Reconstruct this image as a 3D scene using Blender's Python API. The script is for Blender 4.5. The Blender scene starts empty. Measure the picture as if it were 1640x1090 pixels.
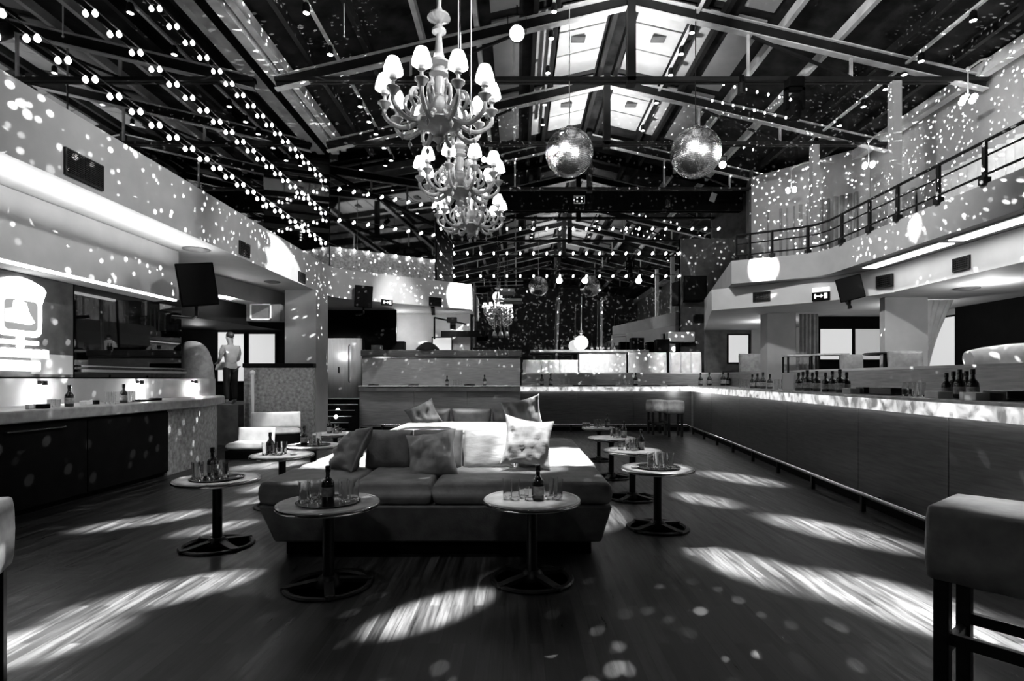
import bpy, math, random
from math import pi, sin, cos, radians, sqrt, atan2
from mathutils import Vector, Matrix
random.seed(7)
SC = bpy.context.scene
COL = SC.collection
FOC, CX, HY, EYE = 900.0, 828.0, 607.0, 1.55      # 1640x1090 photograph: focal length, principal point, eye height

def at(px, py, Y):
    return Vector(((px-CX)/FOC*Y, Y, EYE+(HY-py)/FOC*Y))

# ------------------------------------------------------------------ materials
def nt(name):
    m = bpy.data.materials.new(name); m.use_nodes = True
    return m, m.node_tree.nodes, m.node_tree.links, m.node_tree.nodes['Principled BSDF']

def g3(v): return (v, v, v, 1)

def mat(name, v, rough=.6, metal=0., spec=.5, noise=0., nscale=8., bump=0., bscale=60., coat=0., stretch=None):
    m, N, L, P = nt(name)
    P.inputs['Base Color'].default_value = g3(v)
    P.inputs['Roughness'].default_value = rough
    P.inputs['Metallic'].default_value = metal
    P.inputs['Specular IOR Level'].default_value = spec
    P.inputs['Coat Weight'].default_value = coat
    tc = N.new('ShaderNodeTexCoord'); mp = N.new('ShaderNodeMapping')
    L.new(tc.outputs['Object'], mp.inputs['Vector'])
    if stretch: mp.inputs['Scale'].default_value = stretch
    if noise:
        t = N.new('ShaderNodeTexNoise'); t.inputs['Scale'].default_value = nscale; t.inputs['Detail'].default_value = 5
        r = N.new('ShaderNodeMapRange')
        r.inputs[1].default_value = .3; r.inputs[2].default_value = .7
        r.inputs[3].default_value = v*(1-noise); r.inputs[4].default_value = min(1, v*(1+noise))
        L.new(mp.outputs[0], t.inputs['Vector']); L.new(t.outputs['Fac'], r.inputs[0]); L.new(r.outputs[0], P.inputs['Base Color'])
    if bump:
        t2 = N.new('ShaderNodeTexNoise'); t2.inputs['Scale'].default_value = bscale; t2.inputs['Detail'].default_value = 4
        b = N.new('ShaderNodeBump'); b.inputs['Strength'].default_value = bump; b.inputs['Distance'].default_value = .02
        L.new(mp.outputs[0], t2.inputs['Vector']); L.new(t2.outputs['Fac'], b.inputs['Height']); L.new(b.outputs[0], P.inputs['Normal'])
    return m

def emat(name, strength, v=1., base=.8):
    m, N, L, P = nt(name)
    P.inputs['Base Color'].default_value = g3(base)
    P.inputs['Emission Color'].default_value = g3(v)
    P.inputs['Emission Strength'].default_value = strength
    return m

def glass_mat(name, tint=.92):
    m = bpy.data.materials.new(name); m.use_nodes = True
    N, L = m.node_tree.nodes, m.node_tree.links
    N.clear()
    o = N.new('ShaderNodeOutputMaterial'); mx = N.new('ShaderNodeMixShader')
    tr = N.new('ShaderNodeBsdfTransparent'); gl = N.new('ShaderNodeBsdfGlossy'); fr = N.new('ShaderNodeFresnel')
    fr.inputs['IOR'].default_value = 1.7
    tr.inputs['Color'].default_value = g3(tint); gl.inputs['Roughness'].default_value = .12
    df = N.new('ShaderNodeBsdfDiffuse'); df.inputs['Color'].default_value = g3(.9); m3 = N.new('ShaderNodeMixShader'); m3.inputs[0].default_value = .16
    L.new(tr.outputs[0], m3.inputs[1]); L.new(df.outputs[0], m3.inputs[2])
    L.new(fr.outputs[0], mx.inputs[0]); L.new(m3.outputs[0], mx.inputs[1]); L.new(gl.outputs[0], mx.inputs[2]); L.new(mx.outputs[0], o.inputs[0])
    return m

def floor_mat():
    m, N, L, P = nt('oak_floor_boards')
    tc = N.new('ShaderNodeTexCoord'); mp = N.new('ShaderNodeMapping'); mp.inputs['Rotation'].default_value = (0, 0, pi/2)
    L.new(tc.outputs['Object'], mp.inputs['Vector'])
    br = N.new('ShaderNodeTexBrick')
    br.inputs['Scale'].default_value = 1.0; br.inputs['Brick Width'].default_value = 1.1; br.inputs['Row Height'].default_value = .075
    br.inputs['Mortar Size'].default_value = .0022; br.inputs['Color1'].default_value = g3(.008); br.inputs['Color2'].default_value = g3(.036)
    br.inputs['Mortar'].default_value = g3(.012); br.inputs['Bias'].default_value = -.1
    L.new(mp.outputs[0], br.inputs['Vector'])
    m2 = N.new('ShaderNodeMapping'); m2.inputs['Scale'].default_value = (14, 1.0, 1)
    L.new(tc.outputs['Object'], m2.inputs['Vector'])
    n = N.new('ShaderNodeTexNoise'); n.inputs['Scale'].default_value = 1.6; n.inputs['Detail'].default_value = 7; n.inputs['Roughness'].default_value = .65
    L.new(m2.outputs[0], n.inputs['Vector'])
    r = N.new('ShaderNodeMapRange'); r.inputs[1].default_value = .32; r.inputs[2].default_value = .68; r.inputs[3].default_value = .2; r.inputs[4].default_value = 2.0
    L.new(n.outputs['Fac'], r.inputs[0])
    mx = N.new('ShaderNodeVectorMath'); mx.operation = 'SCALE'
    L.new(br.outputs['Color'], mx.inputs[0]); L.new(r.outputs[0], mx.inputs['Scale']); L.new(mx.outputs[0], P.inputs['Base Color'])
    r2 = N.new('ShaderNodeMapRange'); r2.inputs[1].default_value = .3; r2.inputs[2].default_value = .7; r2.inputs[3].default_value = .26; r2.inputs[4].default_value = .5
    L.new(n.outputs['Fac'], r2.inputs[0]); L.new(r2.outputs[0], P.inputs['Roughness'])
    b = N.new('ShaderNodeBump'); b.inputs['Strength'].default_value = .25; b.inputs['Distance'].default_value = .01
    L.new(n.outputs['Fac'], b.inputs['Height']); L.new(b.outputs[0], P.inputs['Normal'])
    P.inputs['Specular IOR Level'].default_value = .22
    return m

def onyx_mat(name, lo, hi, scale, seed=0.):
    """backlit mottled stone edge of a bar top"""
    m, N, L, P = nt(name)
    tc = N.new('ShaderNodeTexCoord'); mp = N.new('ShaderNodeMapping'); mp.inputs['Location'].default_value = (seed, seed*.3, 0)
    L.new(tc.outputs['Object'], mp.inputs['Vector'])
    n = N.new('ShaderNodeTexNoise'); n.inputs['Scale'].default_value = scale; n.inputs['Detail'].default_value = 6; n.inputs['Distortion'].default_value = .6
    L.new(mp.outputs[0], n.inputs['Vector'])
    r = N.new('ShaderNodeMapRange'); r.inputs[1].default_value = .36; r.inputs[2].default_value = .66; r.inputs[3].default_value = lo; r.inputs[4].default_value = hi
    L.new(n.outputs['Fac'], r.inputs[0]); L.new(r.outputs[0], P.inputs['Emission Strength'])
    P.inputs['Emission Color'].default_value = g3(1); P.inputs['Base Color'].default_value = g3(.4); P.inputs['Roughness'].default_value = .2
    return m

M = {}
M['floor'] = floor_mat()
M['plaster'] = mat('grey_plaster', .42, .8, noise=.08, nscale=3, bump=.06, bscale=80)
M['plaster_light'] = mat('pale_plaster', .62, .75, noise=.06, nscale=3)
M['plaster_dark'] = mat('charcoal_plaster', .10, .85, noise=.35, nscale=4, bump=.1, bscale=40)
M['stucco'] = mat('rough_grey_stucco', .28, .85, noise=.45, nscale=14, bump=.3, bscale=50)
M['black'] = mat('black_paint', .004, .7, spec=.05, noise=.3, nscale=5)
M['black_gloss'] = mat('black_lacquer', .01, .15)
M['black_metal'] = mat('black_iron', .007, .42, spec=.22)
M['roof'] = mat('dark_roof_deck', .02, .85, spec=.15, noise=.95, nscale=2.2, bump=.2, bscale=10)
M['roof_panel'] = mat('white_roof_panel', .55, .6, noise=.22, nscale=1.2)
M['steel'] = mat('pale_truss_steel', .75, .4, noise=.3, nscale=2.5)  # pale steel; on the flanges, light is put into the colour
M['steel_dark'] = mat('dark_truss_steel', .016, .6, spec=.2, noise=.3, nscale=3)  # dark twin; on the trusses, shade is put into the colour
M['mirror'] = mat('dark_wall_mirror', .42, .015, 1.)
M['mirror_back'] = mat('back_wall_mirror', .62, .012, 1.)
M['mirror_deep'] = mat('deep_smoked_mirror', .16, .03, 1.)
M['mirror_bar'] = mat('smoked_mirror', .09, .02, 1.)
M['ball'] = mat('mirror_ball_tile', .95, .19, 1.)
M['brushed'] = mat('brushed_dark_steel', .13, .42, .85, noise=.22, nscale=3, bump=.06, bscale=20, stretch=(1, 1, 14))
M['brushed_mid'] = mat('brushed_steel', .42, .4, .8, noise=.2, nscale=3, bump=.05, bscale=20, stretch=(1, 1, 14))
M['steel_door'] = mat('stainless_sheet', .62, .35, .35, noise=.1, nscale=4, stretch=(6, 6, .5))
M['chrome'] = mat('polished_chrome', .75, .12, 1.)
M['velvet'] = mat('charcoal_velvet', .12, .75, noise=.3, nscale=7, bump=.15, bscale=70)
M['velvet_mid'] = mat('grey_velvet', .15, .6, noise=.3, nscale=6, bump=.2, bscale=25)
M['satin'] = mat('silver_satin', .5, .32, noise=.2, nscale=5, bump=.35, bscale=7, stretch=(1, 1, 3))
M['satin_dark'] = mat('pewter_satin', .26, .36, noise=.3, nscale=5, bump=.35, bscale=8)
M['white_vinyl'] = mat('white_upholstery', .66, .5, noise=.15, nscale=6)
M['grey_vinyl'] = mat('grey_upholstery', .3, .5, noise=.25, nscale=9, bump=.15, bscale=30)
M['marble'] = mat('pale_table_stone', .6, .22, noise=.3, nscale=7)
M['wood_dark'] = mat('dark_wood', .02, .4, noise=.4, nscale=6, stretch=(1, 1, 6))
M['glass'] = mat('clear_glass', .97, 0.0)
M['glass'].node_tree.nodes['Principled BSDF'].inputs['Transmission Weight'].default_value = 1.
M['glass'].node_tree.nodes['Principled BSDF'].inputs['IOR'].default_value = 1.46
M['bottle'] = mat('dark_bottle_glass', .012, .06, spec=.8)
M['label'] = mat('bottle_label', .3, .6, noise=.5, nscale=30)
M['opal'] = mat('opal_glass', .36, .16, noise=.12, nscale=14, coat=.4)
M['shade'] = emat('lit_fabric_shade', 3.2)
M['bulb'] = emat('lit_festoon_bulb', 16.)
M['lamp'] = emat('lit_lamp_face', 22.)
M['led'] = emat('led_diffuser', 3.0)
M['led_soft'] = emat('dim_led_diffuser', 1.0)
M['window_lit'] = emat('lit_window_pane', .6, base=.3)
M['window_dim'] = emat('dim_window_pane', .25)
M['sign_lit'] = emat('lit_sign_acrylic', 4.0)
M['sign_grey'] = emat('dim_sign_acrylic', .2, base=.3)
M['curtain'] = mat('sheer_white_curtain', .75, .8, noise=.12, nscale=5)
M['curtain_grey'] = mat('grey_curtain', .26, .8, noise=.25, nscale=5)
M['onyx'] = onyx_mat('backlit_onyx_edge', .16, 1.2, 6.)
M['onyx_dim'] = onyx_mat('dim_onyx_edge', .03, .25, 5., 3.)
M['skin'] = mat('skin', .42, .55)
M['hair'] = mat('dark_hair', .02, .6)
M['shirt'] = mat('pale_grey_shirt', .5, .8, noise=.1)
M['trousers'] = mat('black_trousers', .012, .8)
M['paper'] = mat('white_paper', .75, .7)
M['grille'] = mat('black_grille', .006, .8, spec=.1)

# ------------------------------------------------------------------ mesh builder
class MB:
    def __init__(s): s.v = []; s.f = []
    def add(s, vs, fs):
        o = len(s.v); s.v += [tuple(v) for v in vs]; s.f += [tuple(i+o for i in f) for f in fs]; return s
    def box(s, x0, x1, y0, y1, z0, z1, mx=None):
        vs = [Vector((x, y, z)) for z in (z0, z1) for y in (y0, y1) for x in (x0, x1)]
        if mx is not None: vs = [mx @ v for v in vs]
        return s.add(vs, [(0, 2, 3, 1), (4, 5, 7, 6), (0, 1, 5, 4), (2, 6, 7, 3), (0, 4, 6, 2), (1, 3, 7, 5)])
    def bar(s, a, b, w, h=None, up=Vector((0, 0, 1))):
        a, b = Vector(a), Vector(b); h = w if h is None else h
        d = (b-a).normalized()
        if abs(d.dot(up)) > .98: up = Vector((0, 1, 0))
        x = d.cross(up).normalized()*w/2; y = x.cross(d).normalized()*h/2
        vs = [p+sx*x+sy*y for p in (a, b) for sx, sy in ((-1, -1), (1, -1), (1, 1), (-1, 1))]
        return s.add(vs, [(3, 2, 1, 0), (4, 5, 6, 7), (0, 1, 5, 4), (1, 2, 6, 5), (2, 3, 7, 6), (3, 0, 4, 7)])
    def prism(s, poly, z0, z1):
        n = len(poly)
        ar = sum(poly[i][0]*poly[(i+1) % n][1]-poly[(i+1) % n][0]*poly[i][1] for i in range(n))
        if ar < 0: poly = poly[::-1]
        vs = [(x, y, z0) for x, y in poly]+[(x, y, z1) for x, y in poly]
        return s.add(vs, [tuple(range(n-1, -1, -1)), tuple(range(n, 2*n))]+[(i, (i+1) % n, n+(i+1) % n, n+i) for i in range(n)])
    def lathe(s, prof, n=24, c=(0, 0, 0), mx=None):
        c = Vector(c); vs = []; fs = []
        for r, z in prof:
            for k in range(n):
                a = 2*pi*k/n
                p = Vector((r*cos(a), r*sin(a), z))
                if mx is not None: p = mx @ p
                vs.append(p+c)
        for i in range(len(prof)-1):
            for k in range(n):
                fs.append((i*n+k, i*n+(k+1) % n, (i+1)*n+(k+1) % n, (i+1)*n+k))
        if prof[0][0] > 1e-5: fs.append(tuple(range(n-1, -1, -1)))
        if prof[-1][0] > 1e-5: fs.append(tuple(range((len(prof)-1)*n, len(prof)*n)))
        return s.add(vs, fs)
    def open_lathe(s, prof, n=24, c=(0, 0, 0)):
        c = Vector(c)
        vs = [Vector((r*cos(2*pi*k/n), r*sin(2*pi*k/n), z))+c for r, z in prof for k in range(n)]
        fs = [(i*n+k, i*n+(k+1) % n, (i+1)*n+(k+1) % n, (i+1)*n+k) for i in range(len(prof)-1) for k in range(n)]
        return s.add(vs, fs)
    def tube(s, pts, r, n=8, cap=True):
        pts = [Vector(p) for p in pts]; rs = r if isinstance(r, (list, tuple)) else [r]*len(pts)
        rings = []; prev = None
        for i, p in enumerate(pts):
            d = (pts[min(i+1, len(pts)-1)]-pts[max(i-1, 0)]).normalized()
            if prev is None:
                u = Vector((0, 0, 1)) if abs(d.z) < .9 else Vector((1, 0, 0))
                x = d.cross(u).normalized()
            else:
                x = (prev-d*prev.dot(d)).normalized()
            y = d.cross(x); prev = x
            rings += [p+rs[i]*(cos(2*pi*k/n)*x+sin(2*pi*k/n)*y) for k in range(n)]
        m = len(pts)
        fs = [(i*n+k, i*n+(k+1) % n, (i+1)*n+(k+1) % n, (i+1)*n+k) for i in range(m-1) for k in range(n)]
        if cap: fs += [tuple(range(n-1, -1, -1)), tuple(range((m-1)*n, m*n))]
        return s.add(rings, fs)
    def ball(s, c, r, n=12, m=8, sc=(1, 1, 1)):
        prof = [(max(0, r*sin(pi*i/m)), -r*cos(pi*i/m)) for i in range(m+1)]
        vs = []; fs = []
        c = Vector(c)
        for q, z in prof:
            for k in range(n): vs.append(Vector((q*cos(2*pi*k/n)*sc[0], q*sin(2*pi*k/n)*sc[1], z*sc[2]))+c)
        for i in range(m):
            for k in range(n): fs.append((i*n+k, i*n+(k+1) % n, (i+1)*n+(k+1) % n, (i+1)*n+k))
        return s.add(vs, fs)
    def cyl(s, c, r, z0, z1, n=20, r2=None):
        return s.lathe([(r, z0), (r if r2 is None else r2, z1)], n, c)

def link(name, mb, m, parent=None, smooth=True, bevel=0., sub=0, sharp=.7, matrix=None):
    me = bpy.data.meshes.new(name)
    me.from_pydata(mb.v, [], mb.f); me.validate(); me.update()
    me.materials.append(M[m] if isinstance(m, str) else m)
    if smooth:
        for p in me.polygons: p.use_smooth = True
        try: me.set_sharp_from_angle(angle=sharp)
        except Exception: pass
    o = bpy.data.objects.new(name, me); COL.objects.link(o)
    if parent is not None: o.parent = parent
    if matrix is not None: o.matrix_world = matrix
    if bevel:
        b = o.modifiers.new('bevel', 'BEVEL'); b.width = bevel; b.segments = 3; b.limit_method = 'ANGLE'
    if sub:
        s_ = o.modifiers.new('sub', 'SUBSURF'); s_.levels = sub; s_.render_levels = sub
    return o

def tag(o, label, cat, group=None):
    o['label'] = label; o['category'] = cat
    if group: o['group'] = group
    return o

def thing(name, label, cat, loc=(0, 0, 0), rz=0., group=None):
    o = bpy.data.objects.new(name, None); COL.objects.link(o); o.empty_display_size = .1
    o.location = loc; o.rotation_euler = (0, 0, rz)
    return tag(o, label, cat, group)

def struct(name, mb, m, parent=None, **k):
    o = link(name, mb, m, parent, **k); o['kind'] = 'structure'; return o

def dup(root, loc, rz=0., label=None, group=None):
    r = root.copy(); COL.objects.link(r); r.location = loc; r.rotation_euler = (0, 0, rz)
    if label: r['label'] = label
    if group: r['group'] = group
    for ch in list(root.children):
        c = ch.copy(); COL.objects.link(c); c.parent = r
        for gch in ch.children:
            d = gch.copy(); COL.objects.link(d); d.parent = c
    return r

ORD = ['', 'second ', 'third ', 'fourth ', 'fifth ', 'sixth ', 'seventh ', 'eighth ', 'ninth ', 'tenth ', 'eleventh ', 'twelfth ', 'thirteenth ', 'fourteenth ']
def nth_left(i, n):
    if i == 0: return 'leftmost'
    if i == n-1: return 'rightmost'
    return ORD[i].strip()+' from left'

# ------------------------------------------------------------------ camera
cam = bpy.data.cameras.new('camera'); camo = bpy.data.objects.new('camera', cam); COL.objects.link(camo)
cam.sensor_width = 36.; cam.lens = 36.*FOC/1640.; cam.shift_x = -(CX-820)/1640.; cam.shift_y = (HY-545)/1640.
camo.location = (0, 0, EYE); camo.rotation_euler = (pi/2, 0, 0); cam.clip_end = 200; cam.clip_start = .05
SC.camera = camo
vs = SC.view_settings
vs.view_transform = 'Standard'; vs.look = 'None'; vs.gamma = 1; vs.use_curve_mapping = False; vs.exposure = 0.
w = bpy.data.worlds.new('world'); SC.world = w; w.use_nodes = True
w.node_tree.nodes['Background'].inputs[0].default_value = g3(.5); w.node_tree.nodes['Background'].inputs[1].default_value = .01
SC.cycles.caustics_reflective = False; SC.cycles.caustics_refractive = False
SC.cycles.max_bounces = 12; SC.cycles.transmission_bounces = 10; SC.cycles.diffuse_bounces = 3; SC.cycles.transparent_max_bounces = 24
SC.cycles.sample_clamp_indirect = 4.

# ------------------------------------------------------------------ the shell
XL, XR, YB, YF, ZE, XC, PITCH = -5.2, 10.0, 20.3, -6.0, 8.15, 2.4, .2303
def roof_z(x): return ZE+(min(x, 2*XC-x)-XL)*PITCH

struct('floor', MB().prism([(-11, YF), (11, YF), (11, 21), (-11, 21)], -.1, 0), 'floor')
ZR = roof_z(XC)
for nm, xa, xb in (('ceiling_left', XL-.2, XC), ('ceiling_right', XC, XR+.2)):
    za, zb = roof_z(xa), roof_z(xb)
    vs_ = [(xa, YF, za), (xb, YF, zb), (xb, 20.5, zb), (xa, 20.5, za)]
    up = [(x, y, z+.15) for x, y, z in vs_]
    struct(nm, MB().add(vs_+up, [(0, 3, 2, 1), (4, 5, 6, 7), (0, 1, 5, 4), (1, 2, 6, 5), (2, 3, 7, 6), (3, 0, 4, 7)]), 'roof')
# white insulated panels either side of the ridge, in bays between the purlins
def roof_panels():
    for side in (-1, 1):
        for k, Y0 in enumerate([5.6, 8.8, 12.0, 15.2]):
            mb = MB()
            for q in range(3):
                y0, y1 = Y0+q*.98, Y0+q*.98+.93
                xa, xb = (XC-1.42, XC-.34) if side < 0 else (XC+.34, XC+1.42)
                za, zb = roof_z(xa)-.05, roof_z(xb)-.05
                vs_ = [(xa, y0, za), (xb, y0, zb), (xb, y1, zb), (xa, y1, za)]
                mb.add(vs_+[(x, y, z+.04) for x, y, z in vs_], [(0, 3, 2, 1), (4, 5, 6, 7), (0, 1, 5, 4), (1, 2, 6, 5), (2, 3, 7, 6), (3, 0, 4, 7)])
            struct('ceiling_panel', mb, 'roof_panel', bevel=.01)
            for xa_, xb_, m_ in ((1.66, 1.95, 'roof_panel'), (2.35, 2.95, 'plaster')):
                xs = sorted((XC+side*xa_, XC+side*xb_)); z0_, z1_ = roof_z(xs[0])-.05, roof_z(xs[1])-.05
                q_ = [(xs[0], Y0, z0_), (xs[1], Y0, z1_), (xs[1], Y0+2.9, z1_), (xs[0], Y0+2.9, z0_)]
                struct('ceiling_panel', MB().add(q_+[(x, y, z+.04) for x, y, z in q_], [(0, 3, 2, 1), (4, 5, 6, 7), (0, 1, 5, 4), (1, 2, 6, 5), (2, 3, 7, 6), (3, 0, 4, 7)]), m_)
            if k in (1, 2, 3):
                xm = XC+side*.95; zz = roof_z(xm)-.055
                tag(link('ceiling_plate', MB().box(xm-.16, xm+.16, Y0+1.18, Y0+1.42, zz-.05, zz), 'plaster_dark'),
                    '%s square plate on the white roof panel %s of the ridge' % (['', 'nearest dark', 'middle dark', 'farthest dark'][k], 'left' if side < 0 else 'right'), 'plate', 'dark plates on the ridge panels')
roof_panels()
for x in (XL+.9, XL+2.05, XL+3.2, XL+4.35, XL+5.6, XC-1.55, XC-.2, XC+.2, XC+1.55, XR-5.6, XR-4.35, XR-3.2, XR-2.05, XR-.9):
    z = roof_z(x)
    pm = 'steel' if abs(x-XC) > 2.2 and int(abs(x)*10) % 2 == 0 else 'steel_dark'  # some outer beams paler: their lit look is in the colour
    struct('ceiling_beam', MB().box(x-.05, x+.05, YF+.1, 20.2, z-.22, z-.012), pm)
struct('ceiling_beam', MB().box(XL+.0, XL+.2, YF+.1, 15.8, ZE-.28, ZE-.02).box(XL+.26, XL+.40, YF+.1, 15.8, ZE-.2, ZE+.02), 'steel')
struct('ceiling_beam', MB().box(XR-.35, XR-.15, YF+.1, 17.0, ZE-.28, ZE-.02), 'steel')
# walls
struct('wall_front', MB().box(-11, 11, YF-.2, YF, 0, 10), 'plaster_dark')
struct('wall_left', MB().box(-7.6, -7.4, YF, 11.2, 0, 3.84), 'plaster_dark')
struct('wall_left_upper', MB().box(XL-.4, XL-.2, YF, 16.0, 4.67, ZE+.2), 'black')
struct('wall_right', MB().box(XR, XR+.2, YF, 17.2, 0, ZE+.1), 'plaster')
struct('wall_back', MB().prism([(-9, YB+.05), (10.5, YB+.05), (10.5, YB+.2), (-9, YB+.2)], 0, 10), 'black')
# big mirrors
lm = struct('wall_left_mirror', MB().box(XL-.2, XL-.1, YF+.2, 15.85, 4.68, ZE-.02), 'mirror')
p1, p2 = Vector((XL-.1, 15.95)), Vector((-2.6, 17.75))
dd = (p2-p1).normalized(); nn = Vector((-dd.y, dd.x))
def wall_seg(a, b, t=.12):
    a, b = Vector(a), Vector(b); d = (b-a).normalized(); n = Vector((-d.y, d.x))*t
    return [tuple(a), tuple(b), tuple(b+n), tuple(a+n)]
struct('wall_corner_lower', MB().prism(wall_seg(p1, p2), 4.6, 5.32), 'stucco')
struct('wall_corner_mirror', MB().prism(wall_seg(p1, p2), 5.32, ZE+.2), 'mirror_deep')
struct('wall_corner_return', MB().prism(wall_seg(p2, (-2.95, YB)), 3.8, ZE+.4), 'black')
bm_poly = [(-2.9, 1.9), (5.85, 1.9), (5.85, 6.6), (8.6, 6.6), (8.6, 8.15), (XC, 9.58), (-2.9, 8.35)]
mbm = MB()
n_ = len(bm_poly)
mbm.add([(x, YB, z) for x, z in bm_poly]+[(x, YB+.04, z) for x, z in bm_poly],
        [tuple(range(n_)), tuple(range(2*n_-1, n_-1, -1))]+[(i, n_+i, n_+(i+1) % n_, (i+1) % n_) for i in range(n_)])
struct('wall_back_mirror', mbm, 'mirror_back', smooth=False)
struct('wall_back_right', MB().box(5.9, 8.6, YB-.12, YB-.02, 0, 6.6), 'plaster_dark')
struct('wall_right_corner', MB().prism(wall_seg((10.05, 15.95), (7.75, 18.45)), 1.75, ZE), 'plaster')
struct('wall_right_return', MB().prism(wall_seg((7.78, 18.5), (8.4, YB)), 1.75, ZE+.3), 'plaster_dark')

# left bulkheads: grey ledge with its soffit, and the lower bulkhead over the back bar
arc = [(XL, 15.3), (XL+.06, 15.62), (XL+.22, 15.9), (XL+.45, 16.15)]
struct('trim_1', MB().prism([(XL, YF)]+arc+[(-1.5, 18.5), (-1.5, 19.9), (-10, 19.9), (-10, YF)], 3.84, 4.67), 'plaster')
struct('trim_2', MB().prism([(-6.05, YF), (-6.05, 10.05), (-7.45, 10.6), (-7.45, YF)], 2.97, 3.83), 'plaster')
# right balcony slab and lower bulkhead
struct('trim_3', MB().prism([(6.3, YF), (6.3, 11.3), (6.2, 11.6), (6.0, 11.8), (4.77, 12.5), (6.2, 18.6), (XR, 18.6), (XR, YF)], 3.67, 4.18), 'plaster')
struct('trim_4', MB().prism([(7.0, YF), (7.0, 10.5), (6.86, 10.95), (6.35, 11.76), (4.59, 13.25), (6.2, 18.6), (XR, 18.6), (XR, YF)], 3.17, 3.66), 'plaster_light')
# raised platforms
struct('floor_terrace', MB().prism([(6.6, YF), (XR, YF), (XR, YB-.15), (.15, YB-.15), (.15, 18.0), (6.6, 18.0)], 0, 1.28), 'plaster_dark')
struct('wall_terrace_front', MB().box(6.5, 6.62, 2, 18.06, 0, 1.72).box(.15, 6.5, 17.94, 18.06, 0, 1.72), 'brushed_mid')
struct('trim_5', MB().box(6.5, 6.62, 2, 18.06, 1.72, 1.76).box(.15, 6.5, 17.94, 18.1, 1.72, 1.76), 'plaster_light')
struct('floor_landing', MB().prism([(-10, 13.25), (-6.05, 13.25), (-6.05, 17.5), (-4.6, 17.5), (-4.6, 19.8), (-10, 19.8)], 0, .95), 'plaster_dark')
# hall behind the landing
struct('wall_hall', MB().box(-10, -6.45, 15.6, 15.75, .95, 3.84), 'black')
struct('wall_back_left', MB().box(-6.5, -1.65, 19.75, 19.95, .95, 3.84), 'plaster')
struct('wall_hall_side', MB().box(-10.2, -10, 11, 19.9, 0, 3.84).box(-10, -7.5, 11.05, 11.15, 0, 3.84), 'plaster_dark')
struct('ceiling_hall_soffit', MB().prism([(-9.5, 11.2), (-6.75, 11.2), (-6.1, 15.55), (-9.5, 15.55)], 3.42, 3.83), 'plaster')
struct('ceiling_hall_beam', MB().prism([(-9.5, 11.15), (-7.3, 11.15), (-6.45, 15.5), (-9.5, 15.5)], 2.9, 3.4), 'black')
struct('wall_column_1', MB().box(-5.95, -5.15, 14.4, 15.3, .0, 3.84), 'plaster')
# windows and lit openings
def lit_window(n, x0, x1, y, z0, z1, m='window_lit', frame='black', axis='y'):
    f = MB(); t = .04
    if axis == 'y':
        for a in ((x0-t, x1+t, z1, z1+t), (x0-t, x1+t, z0-t, z0), (x0-t, x0, z0, z1), (x1, x1+t, z0, z1)): f.box(a[0], a[1], y-.05, y, a[2], a[3])
        pn = MB().box(x0, x1, y-.03, y-.01, z0, z1)
    else:
        for a in ((x0-t, x1+t, z1, z1+t), (x0-t, x1+t, z0-t, z0), (x0-t, x0, z0, z1), (x1, x1+t, z0, z1)): f.box(y-.05, y, a[0], a[1], a[2], a[3])
        pn = MB().box(y-.03, y-.01, x0, x1, z0, z1)
    o = struct('window_%d' % n, f, frame); struct('window_pane', pn, m, o)
    return o
lit_window(1, -7.42, -6.7, 15.59, 1.9, 2.8)
lit_window(2, -8.28, -7.98, 15.59, 1.5, 2.85)
lit_window(3, -7.86, -7.56, 15.59, 1.5, 2.8)
lit_window(4, -5.0, -4.42, 19.74, 2.4, 3.2)
lit_window(5, -2.95, -2.3, 19.74, 2.35, 3.0)
lit_window(6, 7.8, 8.62, 14.5, 2.06, 2.84)
lit_window(7, 8.7, 9.5, 14.5, 2.06, 2.84, 'window_dim')
lit_window(8, 12.75, 13.75, 9.98, 1.78, 2.98, axis='x')
lit_window(9, 11.0, 12.1, 9.98, 2.1, 2.85, 'window_dim', 'plaster_light', axis='x')
lit_window(10, 6.95, 7.6, 18.5, 2.1, 3.0)
struct('wall_terrace', MB().box(7.55, XR, 14.52, 14.65, 1.28, 3.17), 'black')
struct('wall_terrace_side', MB().box(9.9, 9.99, 8.0, 12.7, 1.28, 3.17), 'black')
struct('wall_terrace_back', MB().box(6.2, 8.4, 18.52, 18.6, 1.28, 3.17), 'plaster_dark')
struct('wall_column_2', MB().box(6.15, 6.85, 13.8, 14.2, 1.28, 3.17), 'plaster')
struct('wall_column_3', MB().box(7.28, 8.13, 11.12, 11.28, 1.28, 3.17), 'plaster')
# columns from balcony to truss
for Y in (8.62, 11.84, 15.04):
    struct('wall_column_4', MB().box(7.87, 8.05, Y-.09, Y+.09, 4.18, 7.83), 'plaster')
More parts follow.
